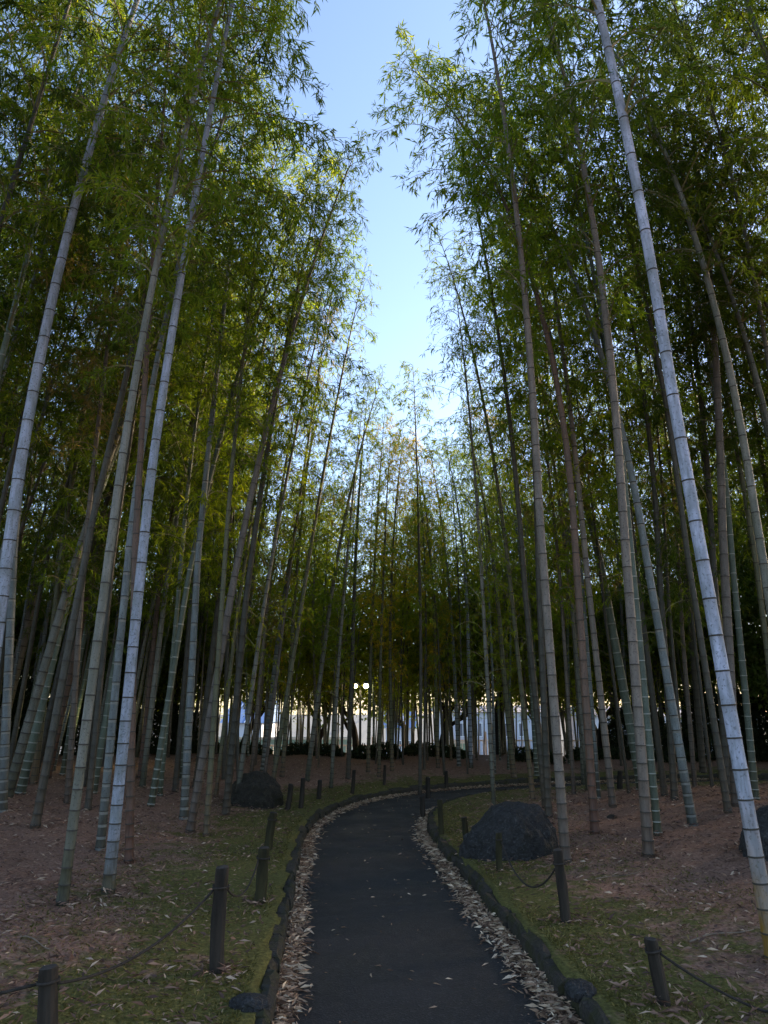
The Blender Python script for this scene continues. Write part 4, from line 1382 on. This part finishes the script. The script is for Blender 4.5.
def building(u0, u1, y, v_eave, v_ridge, depth, label, wall, roofm, nwin):
    a, b = at_y(u0, 720, y).x, at_y(u1, 720, y).x
    ze, zr = at_y((u0 + u1) / 2, v_eave, y).z, at_y((u0 + u1) / 2, v_ridge, y).z
    g = gz((a + b) / 2, y) - .2
    c = (a + b) / 2
    root = empty('building', (c, y, g)); hz = ze - g; w = b - a
    s = Soup(); s.box((0, depth / 2, hz / 2), (w, depth, hz)); link('wall', s.mesh('wall', wall), root)
    s = Soup()
    rz = zr - ze
    ov = .5
    V = [(-w / 2 - ov, -ov, hz + .01), (w / 2 + ov, -ov, hz + .01), (w / 2 + ov, depth + ov, hz + .01), (-w / 2 - ov, depth + ov, hz + .01),
         (-w / 2 - ov, depth / 2 - .1, hz + rz), (w / 2 + ov, depth / 2 - .1, hz + rz), (w / 2 + ov, depth / 2 + .1, hz + rz), (-w / 2 - ov, depth / 2 + .1, hz + rz)]
    s.add(V, [(0, 3, 2, 1), (0, 1, 5, 4), (4, 5, 6, 7), (2, 3, 7, 6), (1, 2, 6, 5), (3, 0, 4, 7)])
    rf = link('roof', s.mesh('roof', roofm), root)
    s = Soup()
    for i in range(int(w / 1.2)):
        x = -w / 2 + (i + .5) * 1.2
        p0 = np.array([x, -ov, hz + .03]); p1 = np.array([x, depth / 2 - .1, hz + rz + .03])
        s.tube(np.array([p0, (p0 + p1) / 2, p1]), .04, 4, 0, False)
    link('seam', s.mesh('seam', roofm), rf)
    for i in range(nwin):
        x = -w / 2 + (i + .5) * w / nwin
        ww = w / nwin * .55
        s = Soup()
        zc, wh = hz - 2.0, 1.5
        for (cx, cz, sx, sz) in ((0, wh / 2, ww + .16, .08), (0, -wh / 2, ww + .16, .08), (-ww / 2, 0, .08, wh), (ww / 2, 0, .08, wh), (0, 0, .05, wh)):
            s.box((x + cx, -.035, zc + cz), (sx, .06, sz))
        f = link('window', s.mesh('window', WHITE), root)
        s = Soup(); s.box((x, -.012, zc), (ww - .05, .02, wh - .06)); link('pane', s.mesh('pane', GLASS), f)
    tag(root, label, 'building')


building(226, 262, 72, 723, 700, 12, 'white walled hall with a roof painted in hazy hill blue beyond the fence on the left', WALLW, ROOF_HAZE, 3)
building(386, 412, 80, 728, 703, 9, 'small white house with a roof painted in hazy hill blue beyond the fence in the middle', WALLW, ROOF_HAZE, 3)
building(440, 560, 90, 712, 705, 12, 'long pale building beyond the fence on the right', WALLC, ROOFG, 8)
building(590, 760, 84, 716, 706, 12, 'pale low building far beyond the right grove', WALLC, ROOFG, 9)

# ------------------------------------------------------------------ light
SUN_EL, SUN_AZ = R(20), R(62)      # azimuth measured from +Y towards +X
wd = bpy.data.worlds.new('World'); sc.world = wd
wd.use_nodes = True
nt = wd.node_tree
bg = nt.nodes['Background']
sky = nt.nodes.new('ShaderNodeTexSky')
sky.sky_type = 'NISHITA'
sky.sun_disc = False
sky.sun_elevation = SUN_EL
sky.sun_rotation = SUN_AZ
sky.air_density = 1.0
sky.dust_density = 0.7
sky.ozone_density = 2.0
nt.links.new(sky.outputs[0], bg.inputs[0])
bg.inputs[1].default_value = 0.125
sd = bpy.data.lights.new('sun', 'SUN')
sd.energy = 5.0; sd.angle = R(8); sd.color = (1.0, 0.78, 0.50)
sun = bpy.data.objects.new('sun', sd); COL.objects.link(sun)
dirv = Vector((math.sin(SUN_AZ) * math.cos(SUN_EL), math.cos(SUN_AZ) * math.cos(SUN_EL), math.sin(SUN_EL)))
sun.rotation_euler = (-dirv).to_track_quat('-Z', 'Y').to_euler()
sun.location = (0, 0, 30)

sc.view_settings.view_transform = 'Standard'
sc.view_settings.look = 'None'
sc.view_settings.exposure = 1.97
sc.view_settings.gamma = 1.0
sc.view_settings.use_curve_mapping = False
sc.view_settings.use_white_balance = True
sc.view_settings.white_balance_temperature = 6800
sc.view_settings.white_balance_tint = 16
sc.cycles.max_bounces = 5
sc.cycles.diffuse_bounces = 3
sc.cycles.glossy_bounces = 2
sc.cycles.transmission_bounces = 4
sc.cycles.use_denoising = True
sc.cycles.sample_clamp_indirect = 4.0
sc.cycles.caustics_reflective = False
sc.cycles.caustics_refractive = False
